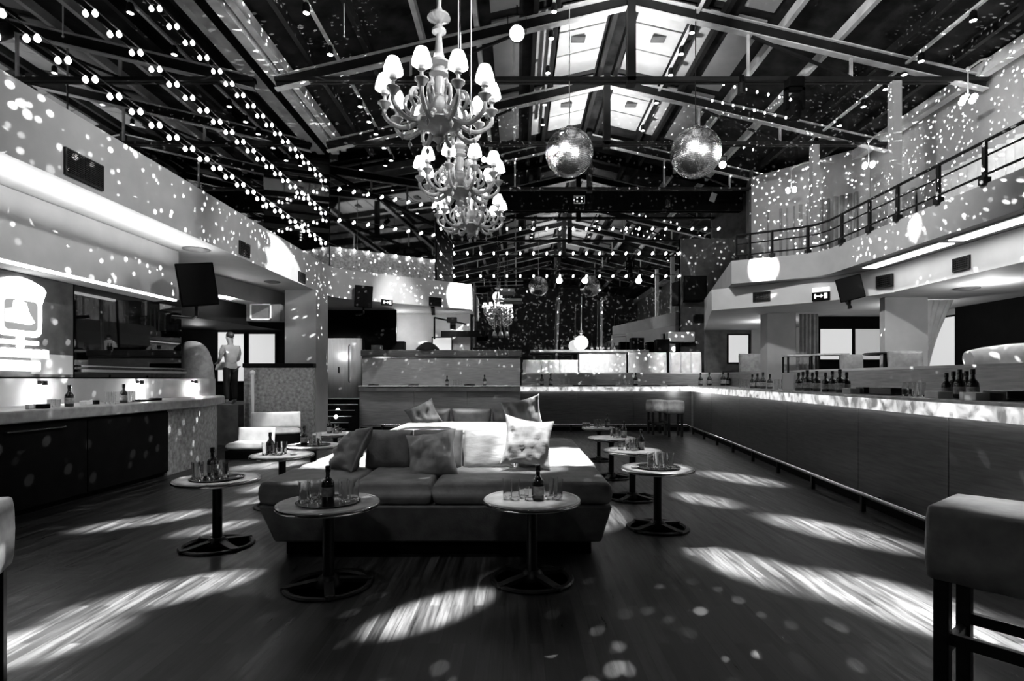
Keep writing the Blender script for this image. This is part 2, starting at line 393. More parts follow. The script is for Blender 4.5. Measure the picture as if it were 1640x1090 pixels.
# ------------------------------------------------------------------ roof trusses
def truss(Y, label, k):
    if label is None:
        t = bpy.data.objects.new('ceiling_truss', None); COL.objects.link(t); t.location = (XC, Y, 7.85); t['kind'] = 'structure'
    else: t = thing('roof_truss', label, 'truss', (XC, Y, 7.85), 0, 'steel roof trusses')
    hw = XR-XC-.12
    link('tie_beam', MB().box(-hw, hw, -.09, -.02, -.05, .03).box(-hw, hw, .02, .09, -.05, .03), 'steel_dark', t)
    for s in (-1, 1):
        a = Vector((s*hw, 0, roof_z(XL+.12)-7.85-.40)); b = Vector((s*.06, 0, roof_z(XC)-7.85-.40))
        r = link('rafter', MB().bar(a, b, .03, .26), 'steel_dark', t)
        for dz in (-.13, .13):
            link('flange', MB().bar(a+Vector((0, 0, dz)), b+Vector((0, 0, dz)), .15, .025), 'steel', r)  # pale flanges on a dark web: lit edges done by colour
        for q in (.33, .62):
            x = s*hw*q; zt = (hw-abs(x))*PITCH+a.z-.12
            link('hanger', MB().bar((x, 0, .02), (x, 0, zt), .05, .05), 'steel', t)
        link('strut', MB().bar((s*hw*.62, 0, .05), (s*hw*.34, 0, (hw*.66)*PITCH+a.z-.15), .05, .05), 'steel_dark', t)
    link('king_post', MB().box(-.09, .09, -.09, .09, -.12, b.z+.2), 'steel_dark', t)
    return t
truss(2.2, None, 1)
truss(5.4, None, 1)
truss(8.62, None, 1)
truss(11.84, 'large steel roof truss crossing above the first chandelier', 1)
truss(15.04, 'steel roof truss behind the two mirror balls', 1)
truss(18.6, 'farthest steel roof truss, in front of the long black panel', 1)
b_ = tag(link('header_panel', MB().box(-2.9, 8.1, 20.12, 20.26, 7.6, 8.34), 'black', bevel=.01), 'long black panel across the top of the back mirror', 'panel')
# small fittings on the black panel
c = at(928, 319, 20.05)
o = thing('hanging_lantern', 'small cage light fixed to the middle of the long black panel', 'light', c)
link('cage', MB().box(-.2, -.17, 0, .06, -.14, .14).box(.17, .2, 0, .06, -.14, .14).box(-.2, .2, .04, .06, -.14, -.11).box(-.2, .2, .04, .06, .11, .14), 'steel', o)
for dx in (-.08, .08):
    for dz in (-.06, .06): link('lamp_dot', MB().ball((dx, .02, dz), .03, 8, 6), 'led_soft', o)
o = tag(link('hanging_card', MB().box(-.1, .1, -.01, .01, -.16, .16), 'paper'), 'small tilted white card on the long black panel', 'card')
o.location = at(1142, 316, 20.1); o.rotation_euler = (0, .35, 0)

# ------------------------------------------------------------------ festoon strings
def string_light(name, pts, label, group, r=.034, drop=.05):
    t = thing(name, label, 'string lights', pts[0], 0, group)
    o0 = Vector(pts[0])
    link('cable', MB().tube([Vector(p)-o0+Vector((0, 0, drop)) for p in pts], .008, 5), 'black_metal', t)
    b0 = None
    for p in pts:
        if b0 is None:
            b0 = link('bulb', MB().lathe([(0, -r*1.25), (r*.55, -r*1.05), (r*.95, -r*.4), (r, 0), (r*.8, r*.6), (r*.45, r*1.1), (r*.4, r*1.3)], 10), 'bulb', t)
            s0 = link('socket', MB().cyl((0, 0, 0), r*.5, r*1.3, r*2.0, 8), 'black_metal', b0)
        else:
            bb = b0.copy(); COL.objects.link(bb); bb.parent = t; bb.location = Vector(p)-o0
    return t
def festoon(z, label):
    pts = []
    Y = 3.2
    while Y < 15.7:
        pts.append((XL-.04, Y, z)); Y += .42
    off = -nn*.06
    L_ = (p2-p1).length
    for k in range(8):
        q = p1+dd*(.25+k*(L_-.3)/7.)+off
        pts.append((q.x, q.y, z))
    x = -2.75
    while x < 7.6:
        pts.append((x, YB-.07, z)); x += .478
    return pts
string_light('festoon_string', festoon(5.27, 1), 'lowest row of festoon bulbs running round the mirror walls', 'festoon strings on the mirror walls')
string_light('festoon_string', festoon(6.09, 1), 'middle row of festoon bulbs running round the mirror walls', 'festoon strings on the mirror walls')
string_light('festoon_string', festoon(6.98, 1), 'highest row of festoon bulbs running round the mirror walls', 'festoon strings on the mirror walls')
for k, (Y, nm) in enumerate(((13.6, 'nearest'), (14.4, 'middle'), (16.4, 'farthest'))):  # added strings that stand in for reflected rows of lights
    pts = [(5.0+.27*q, Y, roof_z(5.0+.27*q)-.62) for q in range(8)]
    string_light('reflection_string', pts, '%s stand-in string for reflected lights under the right roof slope' % nm, 'stand-in strings under the right roof slope', r=.026)

# ------------------------------------------------------------------ rows of roof spotlights
def track(name, x, z, ys, label, tilt=0.):
    t = thing(name, label, 'spotlights', (x, ys[0], z), 0, 'rows of roof spotlights')
    link('rail', MB().box(-.03, .03, -.4, ys[-1]-ys[0]+.4, .12, .17), 'steel', t)
    h0 = None
    for y in ys:
        if h0 is None:
            h0 = link('spot_head', MB().lathe([(.035, .12), (.06, .08), (.065, -.06), (.055, -.06), (.05, -.02), (.0, -.02)], 12), 'black_metal', t)
            link('lens', MB().lathe([(0, -.062), (.054, -.058), (.054, -.05)], 12), 'lamp', h0)
        else:
            h = h0.copy(); COL.objects.link(h); h.parent = t; h.location = (0, y-ys[0], 0)
            l = h0.children[0].copy(); COL.objects.link(l); l.parent = h
track('spot_row', -3.74, 8.1, [9.97, 11.25, 12.1, 13.4, 14.2, 14.9, 15.8, 16.7], 'row of small spotlights along the left roof slope')
track('spot_row', 8.2, 8.05, [10.1, 11.4, 11.9, 12.5, 13.3, 14.3, 15.4], 'row of small spotlights along the far right roof slope')
track('spot_row', 3.8, 9.12, [10.9, 12.2, 13.0, 13.9, 15.3, 17.0], 'row of small spotlights on the beam right of the ridge')
track('spot_row', .76, 9.12, [10.8, 11.5, 12.4, 13.8, 15.4, 16.6], 'row of small spotlights on the beam left of the ridge')

def stage_spot(loc, aim, label, r=.13, lens='lamp'):
    loc = Vector(loc); aim = Vector(aim)
    t = thing('stage_spotlight', label, 'spotlight', loc, 0, 'stage spotlights on the trusses')
    q = (aim-loc).to_track_quat('-Z', 'Y').to_matrix().to_4x4()
    link('can', MB().lathe([(r*.5, r*1.5), (r*.9, r*1.2), (r, -r*1.2), (r*.9, -r*1.2), (r*.86, -r*.9)], 16, mx=q), 'black_metal', t)
    link('lens', MB().lathe([(0, -r*1.05), (r*.86, -r*1.0), (r*.86, -r*.9)], 16, mx=q), lens, t)
    link('yoke', MB().tube([(-r*1.1, 0, 0), (-r*1.1, 0, r*2.1), (r*1.1, 0, r*2.1), (r*1.1, 0, 0)], .012, 6).bar((0, 0, r*2.1), (0, 0, r*3.2), .03), 'black_metal', t)
    return t
stage_spot((0, 11.5, 8.65), (0, 4, 2.6), 'big glaring spotlight on the truss right of the first chandelier', .17)
stage_spot(at(1157, 263, 14.7), (2, 4, 1.5), 'bright spotlight beside the right mirror ball', .10)
stage_spot(at(775, 255, 14.7), (0, 4, 1.5), 'bright spotlight behind the second chandelier', .08)
for k, x in enumerate((896, 937, 1023)):
    stage_spot(at(x, 449, 19.9), (0, 4, 1.5), '%s of three bright spotlights on the back mirror' % ['leftmost', 'middle one', 'rightmost'][k], .12)
# moving head
t = thing('moving_head_light', 'black moving head light hanging from the truss at right', 'stage light', at(1272, 128, 11.75))
link('base', MB().box(-.16, .16, -.13, .13, -.18, .02), 'black', t, bevel=.02)
link('yoke', MB().box(-.2, -.14, -.06, .06, -.62, -.18).box(.14, .2, -.06, .06, -.62, -.18).box(-.2, .2, -.06, .06, -.24, -.18), 'black', t)
link('head', MB().lathe([(.08, .14), (.13, .1), (.14, -.16), (.12, -.24), (.0, -.23)], 16, (0, 0, -.58)), 'black', t)
for k, (px, py, Y) in enumerate(((1188, 130, 11.7), (1070, 318, 18.3))):
    t = thing('hanging_clamp_light', ['small black clamp light under the truss over the right mirror ball', 'small clamp light hanging at the black panel'][k], 'stage light', at(px, py, Y))
    link('clamp', MB().box(-.04, .04, -.03, .03, -.02, .12), 'black', t)
    link('can', MB().lathe([(.04, -.02), (.08, -.06), (.09, -.26), (.07, -.26), (.0, -.24)], 12), 'black_metal', t)

# ------------------------------------------------------------------ chandeliers
def chandelier(label, loc):
    t = thing('chandelier', label, 'chandelier', loc, .1571, 'opal glass chandeliers')
    topz = roof_z(loc[0])-.25-loc[2]
    link('suspension_rod', MB().tube([(0, 0, 1.5), (0, 0, topz)], .018, 8).cyl((0, 0, 0), .07, topz-.05, topz, 12), 'chrome', t)
    link('stem', MB().lathe([(.02, 1.52), (.035, 1.3), (.03, 1.18), (.05, 1.12), (.14, 1.06), (.15, 1.03), (.05, .97), (.03, .95), (.09, .88), (.09, .85), (.035, .82), (.055, .6), (.075, .52),
                             (.10, .49), (.145, .46), (.15, .43), (.08, .40), (.075, .37), (.12, .33), (.125, .30), (.06, .27), (.085, .2), (.05, -.02), (.06, -.06)], 20), 'opal', t)
    link('body', MB().lathe([(.05, .03), (.16, .0), (.235, -.08), (.255, -.17), (.23, -.25), (.20, -.28), (.28, -.31), (.30, -.34), (.21, -.37), (.15, -.40), (.10, -.44), (.06, -.48), (.08, -.52), (.03, -.57), (0, -.58)], 24), 'opal', t)
    link('pendant', MB().ball((0, 0, -.63), .035, 8, 6, (1, 1, 1.5)), 'opal', t)
    first = {}
    for k in range(10):
        a = 2*pi*k/10; R_ = Matrix.Rotation(a, 4, 'Z')
        if k == 0:
            pts = [(.17, 0, -.2), (.3, 0, -.34), (.46, 0, -.40), (.6, 0, -.35), (.68, 0, -.26), (.68, 0, -.18)]
            # smooth the arm
            P = [Vector(p) for p in pts]; fine = []
            for i in range(len(P)-1):
                p0, p1_, p2_, p3 = P[max(i-1, 0)], P[i], P[i+1], P[min(i+2, len(P)-1)]
                for s in range(5):
                    u = s/5.
                    fine.append(.5*((2*p1_)+(p2_-p0)*u+(2*p0-5*p1_+4*p2_-p3)*u*u+(3*p1_-p0-3*p2_+p3)*u**3))
            fine.append(P[-1])
            first['arm'] = link('arm', MB().tube(fine, [.038-.014*i/len(fine) for i in range(len(fine))], 8), 'opal', t)
            link('scroll', MB().tube([(.33+.10*cos(u), 0, -.10+.12*sin(u)) for u in [x*.45 for x in range(-3, 9)]], [.026]*6+[.016]*6, 6)
                 .lathe([(0, .0), (.03, .03), (.035, .06), (.0, .14)], 8, (.3, 0, .0)), 'opal', first['arm'])
            first['cup'] = link('candle_cup', MB().lathe([(.015, -.2), (.03, -.19), (.06, -.14), (.085, -.115), (.083, -.10), (.05, -.125), (.03, -.12), (.02, -.02), (.045, .0), (.045, .05), (.0, .05)], 14, (.68, 0, 0)), 'opal', t)
            first['shade'] = link('lamp_shade', MB().open_lathe([(.120, .07), (.113, .12), (.092, .19), (.070, .245)], 20, (.68, 0, 0)), 'shade', t)
            first['drop'] = link('drop', MB().lathe([(0, -.56), (.022, -.52), (.028, -.495), (.014, -.47), (.006, -.465), (.006, -.41), (0, -.41)], 8, (.46, 0, 0)), 'opal', t)
        else:
            for key, o in list(first.items()):
                c = o.copy(); COL.objects.link(c); c.parent = t; c.rotation_euler = (0, 0, a)
                for ch in o.children:
                    d = ch.copy(); COL.objects.link(d); d.parent = c
    return t
ch1 = chandelier('nearest and largest looking opal glass chandelier with ten lit shades', (-1.0, 7.2, 5.14))
ch2 = dup(ch1, (-1.0, 9.8, 5.14), .1571, 'middle opal glass chandelier hanging behind the nearest one')
ch3 = dup(ch1, (-1.0, 12.0, 5.14), .1571, 'farthest and lowest looking opal glass chandelier in the row')
for k, x in enumerate((-.72, -.58)):
    tag(link('hanging_cable', MB().tube([(x, 6.9+.2*k, 9.4), (x, 6.9+.2*k, 5.0-.3*k)], .007, 6), 'steel'), '%s thin cable hanging just right of the nearest chandelier' % ['shorter', 'longer'][k], 'cable')
tag(link('hanging_cable', MB().tube([at(551, 5, 9.5), at(551, 58, 9.5)], .008, 6).ball(at(551, 58, 9.5), .02, 8, 6), 'steel'), 'thin cable hanging from the roof left of the nearest chandelier', 'cable')

# ------------------------------------------------------------------ mirror balls
def mirror_ball(loc, r, label, rope_m):
    t = thing('mirror_ball', label, 'mirror ball', loc, 0, 'mirror balls under the ridge')
    N, K = 44, 88; mb = MB()
    for i in range(N):
        a0, a1 = pi*i/N+.006, pi*(i+1)/N-.006
        k_ = max(6, int(K*sin((a0+a1)/2)))
        for k in range(k_):
            b0, b1 = 2*pi*(k+.06)/k_, 2*pi*(k+.94)/k_
            c = Vector((sin((a0+a1)/2)*cos((b0+b1)/2), sin((a0+a1)/2)*sin((b0+b1)/2), cos((a0+a1)/2)))
            j = Vector((random.gauss(0, .022), random.gauss(0, .022), random.gauss(0, .022)))
            q = [Vector((sin(a)*cos(b), sin(a)*sin(b), cos(a)))*r for a, b in ((a0, b0), (a1, b0), (a1, b1), (a0, b1))]
            m_ = sum(q, Vector())/4
            q = [p+c*(j.dot(p-m_)*1.4) for p in q]
            mb.add(q, [(0, 1, 2, 3)])
    core = link('core', MB().ball((0, 0, 0), r*.985, 40, 24), 'black_metal', t)
    link('mirror_tiles', mb, 'ball', t, smooth=False)
    link('cap', MB().cyl((0, 0, 0), .07, r-.01, r+.05, 14), 'chrome', t)
    link('rope', MB().tube([(0, 0, r), (0, 0, roof_z(loc[0])-loc[2]-.2)], .012, 6), rope_m, t)
    return t
ball1, ball2 = Vector((1.1, 11.8, 6.3)), Vector((3.75, 11.8, 6.3))
mirror_ball(ball1, .5, 'left mirror ball hanging on a pale rope under the ridge', 'paper')
mirror_ball(ball2, .52, 'right mirror ball hanging on a dark rod beside a spotlight', 'black_metal')

# ------------------------------------------------------------------ loudspeakers
def speaker(c, w, d, h, rz, rx, ry, label, bracket=None):
    t = thing('mounted_loudspeaker', label, 'speaker', c, 0)
    mx = Matrix.Rotation(rz, 4, 'Z') @ Matrix.Rotation(ry, 4, 'Y') @ Matrix.Rotation(rx, 4, 'X')
    poly = [(-w/2, -d/2), (w/2, -d/2), (w*.36, d/2), (-w*.36, d/2)]
    mb = MB().prism(poly, -h/2, h/2); mb.v = [tuple(mx @ Vector(v)) for v in mb.v]
    link('cabinet', mb, 'black', t, bevel=.015)
    link('grille', MB().box(-w*.45, w*.45, -d/2-.02, -d/2+.0, -h*.46, h*.46, mx), 'grille', t)
    if bracket:
        link('bracket', MB().tube([(0, 0, -h*.3), (0, .02, -h*.5-.16)]+[Vector(b) for b in bracket], .028, 8), 'black_metal', t)
    return t
speaker(at(314, 456, 9.4), .56, .42, .70, .6, .12, -.16, 'large tilted black loudspeaker hanging at the left bulkhead', [(-.1, .1, -.55), (-.55, .25, -.5)])
speaker(at(582, 475, 16.2), .50, .38, .62, .3, .1, .05, 'small black loudspeaker on the left corner of the grey ledge', [(-.1, .1, -.5), (-.3, .3, -.48)])
speaker(at(1361, 462, 11.0), .44, .34, .46, -.5, .1, -.22, 'tilted black loudspeaker on the right bulkhead under the balcony', [(.05, .05, -.36), (.12, .45, -.1)])
speaker(at(1110, 463, 19.8), .82, .5, .86, 0, 0, 0, 'big square black loudspeaker on the dark wall beside the back mirror')

# ------------------------------------------------------------------ vents and exit signs
def vent(c, w, h, rz, label, n=9, fm='steel_dark'):
    t = thing('wall_vent', label, 'vent', c, rz, 'ventilation grilles')
    link('backing', MB().box(-w/2, w/2, -.012, .03, -h/2, h/2), 'black', t)
    link('frame', MB().box(-w/2-.02, w/2+.02, -.03, .02, h/2, h/2+.02).box(-w/2-.02, w/2+.02, -.03, .02, -h/2-.02, -h/2).box(-w/2-.02, -w/2, -.03, .02, -h/2, h/2).box(w/2, w/2+.02, -.03, .02, -h/2, h/2), fm, t)
    mb = MB()
    for k in range(n):
        z = -h/2+(k+.5)*h/n
        mb.bar((-w/2, -.02, z), (w/2, -.02, z), .012, .008)
    m2 = max(4, int(n*w/h))
    for k in range(m2):
        x = -w/2+(k+.5)*w/m2
        mb.bar((x, -.016, -h/2), (x, -.016, h/2), .006, .01)
    link('grid', mb, 'steel_dark', t)
FX = XL-.0
vent((FX, 6.74, 4.06), .56, .27, pi/2, 'large grid vent on the left grey ledge nearest the camera', 12)
vent((FX, 10.7, 4.02), .36, .22, pi/2, 'vent on the left grey ledge, second from camera', 7)
vent((FX, 13.55, 4.0), .36, .2, pi/2, 'vent on the left grey ledge just before the corner', 6)
ang = atan2(18.5-16.15, -1.5+4.75)
def on_ledge(px, py, off=.0):
    # meet the angled front of the ledge, in plan
    a, b = Vector((-4.75, 16.15)), Vector((-1.5, 18.5)); d = b-a
    k = (px-CX)/FOC
    s = (k*a.y-a.x)/(d.x-k*d.y); q = a+d*s
    return Vector((q.x, q.y, EYE+(HY-py)/FOC*q.y))
vent(on_ledge(697, 483), .40, .24, ang, 'vent on the angled end of the left ledge', 6)
vent(on_ledge(546, 470), .2, .26, ang+.5, 'narrow vent at the rounded corner of the left ledge', 6)
def right_low(px, py, X=7.0):
    Y = X/((px-CX)/FOC); return Vector((X, Y, EYE+(HY-py)/FOC*Y))
vent(right_low(1541, 422), .3, .17, -pi/2, 'vent on the right bulkhead nearest the camera', 5)
vent(right_low(1417, 450, 6.93), .3, .19, -pi/2+.25, 'vent on the right bulkhead beside the tilted loudspeaker', 5)
a2 = atan2(11.76-13.25, 6.35-4.59)
def right_front(px, py):
    a, b = Vector((4.59, 13.25)), Vector((6.35, 11.76)); d = b-a; k = (px-CX)/FOC
    s = (k*a.y-a.x)/(d.x-k*d.y); q = a+d*s
    return Vector((q.x, q.y, EYE+(HY-py)/FOC*q.y))
vent(right_front(1220, 475), .33, .18, a2, 'vent on the right bulkhead near its far left end', 5)
vent(at(1120, 509, 20.1), .4, .24, 0, 'dark vent low on the charcoal wall by the back mirror', 5)
def exit_sign(c, rz, label):
    t = thing('exit_sign', label, 'sign', c, rz)
    link('box', MB().box(-.17, .17, -.07, 0, -.1, .08), 'black', t, bevel=.008)
    link('lamp', MB().box(-.16, .16, -.065, -.005, .08, .17), 'led_soft', t)
    mb = MB().box(-.12, -.09, -.075, -.071, -.05, .04).box(-.09, .0, -.075, -.071, -.015, .005).add([(0, -.074, -.045), (.045, -.074, -.005), (0, -.074, .035)], [(0, 1, 2)]).box(.06, .12, -.075, -.071, -.06, .05)
    link('pictogram', mb, 'led_soft', t, smooth=False)
exit_sign(on_ledge(619, 484), ang, 'lit exit sign box on the angled left ledge beside the loudspeaker')
exit_sign(right_front(1315, 474)+Vector((0, -.02, 0)), a2, 'lit exit sign box on the right bulkhead by the tilted loudspeaker')
# round ceiling diffusers and downlight
def disc(c, r, m, label, name, cat):
    tag(link(name, MB().lathe([(0, -.03), (r*.5, -.035), (r*.75, -.02), (r, -.012), (r, 0)], 20, c), m), label, cat)
disc((-5.65, 9.9, 3.838), .22, 'plaster_dark', 'round dark air diffuser in the soffit above the left loudspeaker', 'air_vent', 'vent')
disc((-5.75, 13.2, 3.838), .18, 'plaster_dark', 'round dark air diffuser in the soffit farther along the left ledge', 'air_vent', 'vent')
disc((-6.6, 12.9, 3.418), .1, 'lamp', 'lit recessed downlight in the hall soffit behind the left loudspeaker', 'downlight', 'light')
disc((8.0, 10.0, 3.168), .2, 'plaster_dark', 'round dark air diffuser under the right bulkhead', 'air_vent', 'vent')

# ------------------------------------------------------------------ soffit light strips
for k, (y0, y1) in enumerate(((8.62, 10.6), (6.75, 8.5), (4.9, 6.6), (3.0, 4.75))):
    if k > 1: continue
    t = thing('linear_light', ['far linear light under the right balcony', 'near linear light under the right balcony at the frame edge'][k], 'light', (6.62, y0, 3.665), 0, 'linear lights under the balcony')
    link('housing', MB().box(-.15, .15, 0, y1-y0, -.02, 0), 'plaster_light', t)
    link('diffuser', MB().box(-.12, .12, .03, y1-y0-.03, -.035, -.02), 'led', t)
tag(link('light_rail', MB().box(-6.12, -6.055, 3.0, 10.0, 2.935, 2.969), 'led'), 'bright light strip along the bottom of the left bulkhead', 'light')

# ------------------------------------------------------------------ balcony railing
def railing():
    t = thing('balcony_railing', 'dark three-bar railing along the right balcony', 'railing', (6.3, 11.3, 4.18))
    o0 = Vector((6.3, 11.3, 4.18))
    path = [Vector((6.24, 2.5, 0)), Vector((6.24, 11.3, 0)), Vector((6.14, 11.62, 0)), Vector((5.95, 11.82, 0)), Vector((4.83, 12.52, 0))]
    path = [p+Vector((.06, .02, 0)) for p in path]
    for z, r, nm in ((4.75, .024, 'hand_rail'), (4.55, .015, 'middle_rail'), (4.3, .018, 'bottom_rail')):
        link(nm, MB().tube([p+Vector((0, 0, z))-o0 for p in path], r, 8), 'black_metal', t)
    posts = [(6.3, y) for y in (3.4, 4.3, 5.2, 6.0, 6.75, 7.57, 8.4, 9.3, 10.04, 10.9)]+[(6.1, 11.78), (5.5, 12.12), (5.12, 12.36), (4.89, 12.54)]
    for x, y in posts:
        link('post', MB().box(x-.02, x+.02, y-.03, y+.03, 4.16, 4.76).box(x-.05, x+.05, y-.05, y+.05, 4.17, 4.26) if True else None, 'black_metal', t).location = -o0
railing()

# ------------------------------------------------------------------ curtains
def curtain(a, b, z0, z1, label, m='curtain', folds=18, amp=.06, top=None):
    a, b = Vector((a[0], a[1], 0)), Vector((b[0], b[1], 0)); d = b-a; n = Vector((-d.y, d.x, 0)).normalized()
    K = folds*6; R_ = 9; mb = MB(); vs_ = []
    for r in range(R_):
        v = r/(R_-1.); z = z0+(z1-z0)*v
        for k in range(K+1):
            u = k/K
            if top: uu = top(u, v)
            else: uu = u
            off = amp*(sin(2*pi*folds*u+.6*sin(5*u))*(1-.35*v)+.3*sin(2*pi*folds*.37*u+1))
            vs_.append(a+d*uu+n*off+Vector((0, 0, z)))
    fs = [(r*(K+1)+k, r*(K+1)+k+1, (r+1)*(K+1)+k+1, (r+1)*(K+1)+k) for r in range(R_-1) for k in range(K)]
    o = link('curtain', mb.add(vs_, fs), m, None, sharp=3.)
    s = o.modifiers.new('thick', 'SOLIDIFY'); s.thickness = .006
    return tag(o, label, 'curtain')
curtain((9.88, 7.2), (9.88, 13.35), 4.19, 6.35, 'long bright sheer curtain behind the near part of the balcony', folds=26, amp=.09)
curtain((9.88, 13.9), (9.88, 15.7), 4.19, 6.3, 'grey curtain behind the bend of the balcony railing', 'curtain_grey', 9, .11)
curtain((9.75, 16.05), (8.0, 18.1), 4.19, 6.9, 'grey pleated curtain on the angled wall at the balcony far end', 'curtain_grey', 14, .11)
curtain((6.9, 13.72), (7.35, 13.72), 1.3, 3.15, 'grey curtain gathered beside the far column under the balcony', 'curtain_grey', 5, .03)
curtain((8.2, 11.4), (8.85, 11.4), 1.5, 3.16, 'pale curtain tied back beside the near column under the balcony', 'curtain', 5, .03, top=lambda u, v: u*(.15+.85*v**1.5))

# ------------------------------------------------------------------ swan neck wall lamps
def swan_lamp(c, label, wx=XR):
    t = thing('swan_neck_lamp', label, 'lamp', c, 0, 'swan neck lamps over the balcony')
    dx = wx-c[0]
    arm = [(dx, 0, .80), (dx*.6, 0, .86), (dx*.3, 0, .8), (.06, 0, .66), (0, 0, .62)]
    link('arm', MB().tube(arm, .022, 8), 'steel', t)
    link('joint', MB().ball((0, 0, .62), .045, 10, 8), 'steel', t)
    link('rod', MB().tube([(0, 0, .62), (0, 0, .06)], .01, 6), 'steel', t)
    for q in range(4):
        a = q*pi/2+.3
        link('globe', MB().ball((.12*cos(a), .12*sin(a), .0), .062, 12, 8), 'lamp', t)
swan_lamp((9.15, 11.4, 7.22), 'swan neck lamp with globe cluster nearest the camera above the balcony')
swan_lamp((9.2, 14.7, 7.15), 'swan neck lamp with globe cluster, second along the balcony wall')
swan_lamp((8.05, 16.5, 7.1), 'swan neck lamp with globe cluster, farthest along the balcony wall', 9.3)
from mathutils import noise as _ns
# ------------------------------------------------------------------ cushions
def pad(w, d, h, p=5., n=14, wr=.0, seed=0., pinch=0., crown=.0):
    """soft box cushion: w x d x h, centred"""
    vs_ = []; fs = []
    for side in (1, -1):
        for i in range(n+1):
            for j in range(n+1):
                u, v = -1+2*i/n, -1+2*j/n
                u = sin(u*pi/2); v = sin(v*pi/2)
                e = max(0., (1-abs(u)**p)*(1-abs(v)**p))
                t = e**.42
                x = u*w/2*(1-pinch*u*u*(1-v*v)); y = v*d/2*(1-pinch*v*v*(1-u*u))
                z = side*h/2*t*(1+crown*((1-u*u)*(1-v*v)))
                if wr:
                    z += wr*t*_ns.noise(Vector((x*9+seed, y*5+seed*2, side*3.)))+wr*.6*t*_ns.noise(Vector((x*20+seed, y*14, side*5.)))
                vs_.append((x, y, z))
    m = (n+1)*(n+1)
    for s in (0, 1):
        for i in range(n):
            for j in range(n):
                a, b, c, d_ = i*(n+1)+j, (i+1)*(n+1)+j, (i+1)*(n+1)+j+1, i*(n+1)+j+1
                fs.append((a, b, c, d_) if s == 0 else (m+d_, m+c, m+b, m+a))
    # stitch the rims
    rim = [(i, 0) for i in range(n)]+[(n, j) for j in range(n)]+[(n-i, n) for i in range(n)]+[(0, n-j) for j in range(n)]
    rim = [i*(n+1)+j for i, j in rim]
    for k in range(len(rim)):
        a, b = rim[k], rim[(k+1) % len(rim)]
        fs.append((b, a, m+a, m+b))
    return MB().add(vs_, fs)

def placed(mb, mx):
    mb.v = [tuple(mx @ Vector(v)) for v in mb.v]; return mb
def T(x, y, z): return Matrix.Translation((x, y, z))
def R(a, ax): return Matrix.Rotation(radians(a), 4, ax)

# ------------------------------------------------------------------ the sofa island
S = thing('island_sofa', 'large square lounge sofa island with central backrest on the dance floor', 'sofa', (-.71, 4.93, 0))
def sx(x): return x+.71
def sy(y): return y-4.93
link('plinth', MB().box(sx(-2.05), sx(.66), .06, 3.55, 0, .13), 'black', S, bevel=.01)
bt = [(-2.13, 4.93), (.74, 4.93), (.74, 8.55), (-2.13, 8.55)]; tp = [(-2.25, 4.87), (.83, 4.87), (.83, 8.62), (-2.25, 8.62)]
link('base', MB().add([(sx(x), sy(y), .12) for x, y in bt]+[(sx(x), sy(y), .45) for x, y in tp],
     [(3, 2, 1, 0), (4, 5, 6, 7), (0, 1, 5, 4), (1, 2, 6, 5), (2, 3, 7, 6), (3, 0, 4, 7)]), 'velvet', S, bevel=.02)
def seat(x0, x1, y0, y1, seed):
    link('seat_cushion', placed(pad(x1-x0, y1-y0, .20, 40, 20, .010, seed, 0, .14), T(sx((x0+x1)/2), sy((y0+y1)/2), .555)), 'velvet_mid', S, sharp=2.)
for i, a in enumerate(((-2.25, -1.44, 4.88, 5.75), (-1.43, -.75, 4.88, 5.85), (-.74, .83, 4.88, 5.85), (-2.25, -1.52, 5.76, 7.1), (-2.25, -1.52, 7.12, 8.6), (.27, .83, 5.87, 7.1), (.27, .83, 7.12, 8.6), (-1.5, -.6, 7.75, 8.6), (-.59, .26, 7.75, 8.6))):
    seat(*a, seed=i*3.1)
link('backrest', MB().box(sx(-1.5), sx(.26), sy(5.95), sy(7.72), .45, .97), 'white_vinyl', S, bevel=.05)
for i, (x0, x1, m) in enumerate(((-1.55, -1.08, 'velvet_mid'), (-1.07, -.56, 'velvet_mid'), (-.55, -.02, 'satin'), (-.01, .3, 'satin'))):
    link('back_cushion', placed(pad(x1-x0, .42, .24, 6, 16, .03, i*7., .02, .1), T(sx((x0+x1)/2), sy(5.80), .82) @ R(76, 'X')), m, S, sharp=2.)
for i, (x0, x1) in enumerate(((-1.45, -.92), (-.9, -.36), (-.34, .22))):
    link('back_cushion', placed(pad(x1-x0, .5, .22, 6, 14, .03, 40+i*7., .02, .1), T(sx((x0+x1)/2), sy(7.88), .90) @ R(104, 'X')), 'velvet_mid', S, sharp=2.)
def pillow(c, s, mx, m, label, seed, h=.2):
    o = link('throw_pillow', placed(pad(s, s, h, 2.4, 26, .06, seed, .15), mx), m, sharp=3.)
    o.location = c
    return tag(o, label, 'pillow', 'throw pillows on the sofa island')
pillow(at(560, 722, 5.62), .50, R(38, 'Z') @ R(-58, 'Y') @ R(12, 'Z'), 'velvet_mid', 'grey throw pillow leaning at the left end of the front backrest', 3.)
pillow(at(692, 729, 5.42), .50, R(-4, 'Z') @ R(62, 'X') @ R(9, 'Z'), 'satin_dark', 'pewter throw pillow lying against the middle of the front backrest', 9.)
pillow(at(845, 708, 5.5), .50, R(10, 'Z') @ R(74, 'X') @ R(-9, 'Z'), 'satin', 'shiny silver throw pillow standing at the right of the backrest', 15.)
pillow(at(680, 668, 7.6), .42, R(15, 'Z') @ R(70, 'X') @ R(24, 'Z'), 'velvet', 'dark throw pillow poking up behind the backrest at left', 21.)
pillow(at(838, 668, 6.4), .46, R(-8, 'Z') @ R(80, 'X') @ R(12, 'Z'), 'satin_dark', 'dark throw pillow standing behind the shiny silver one', 27.)

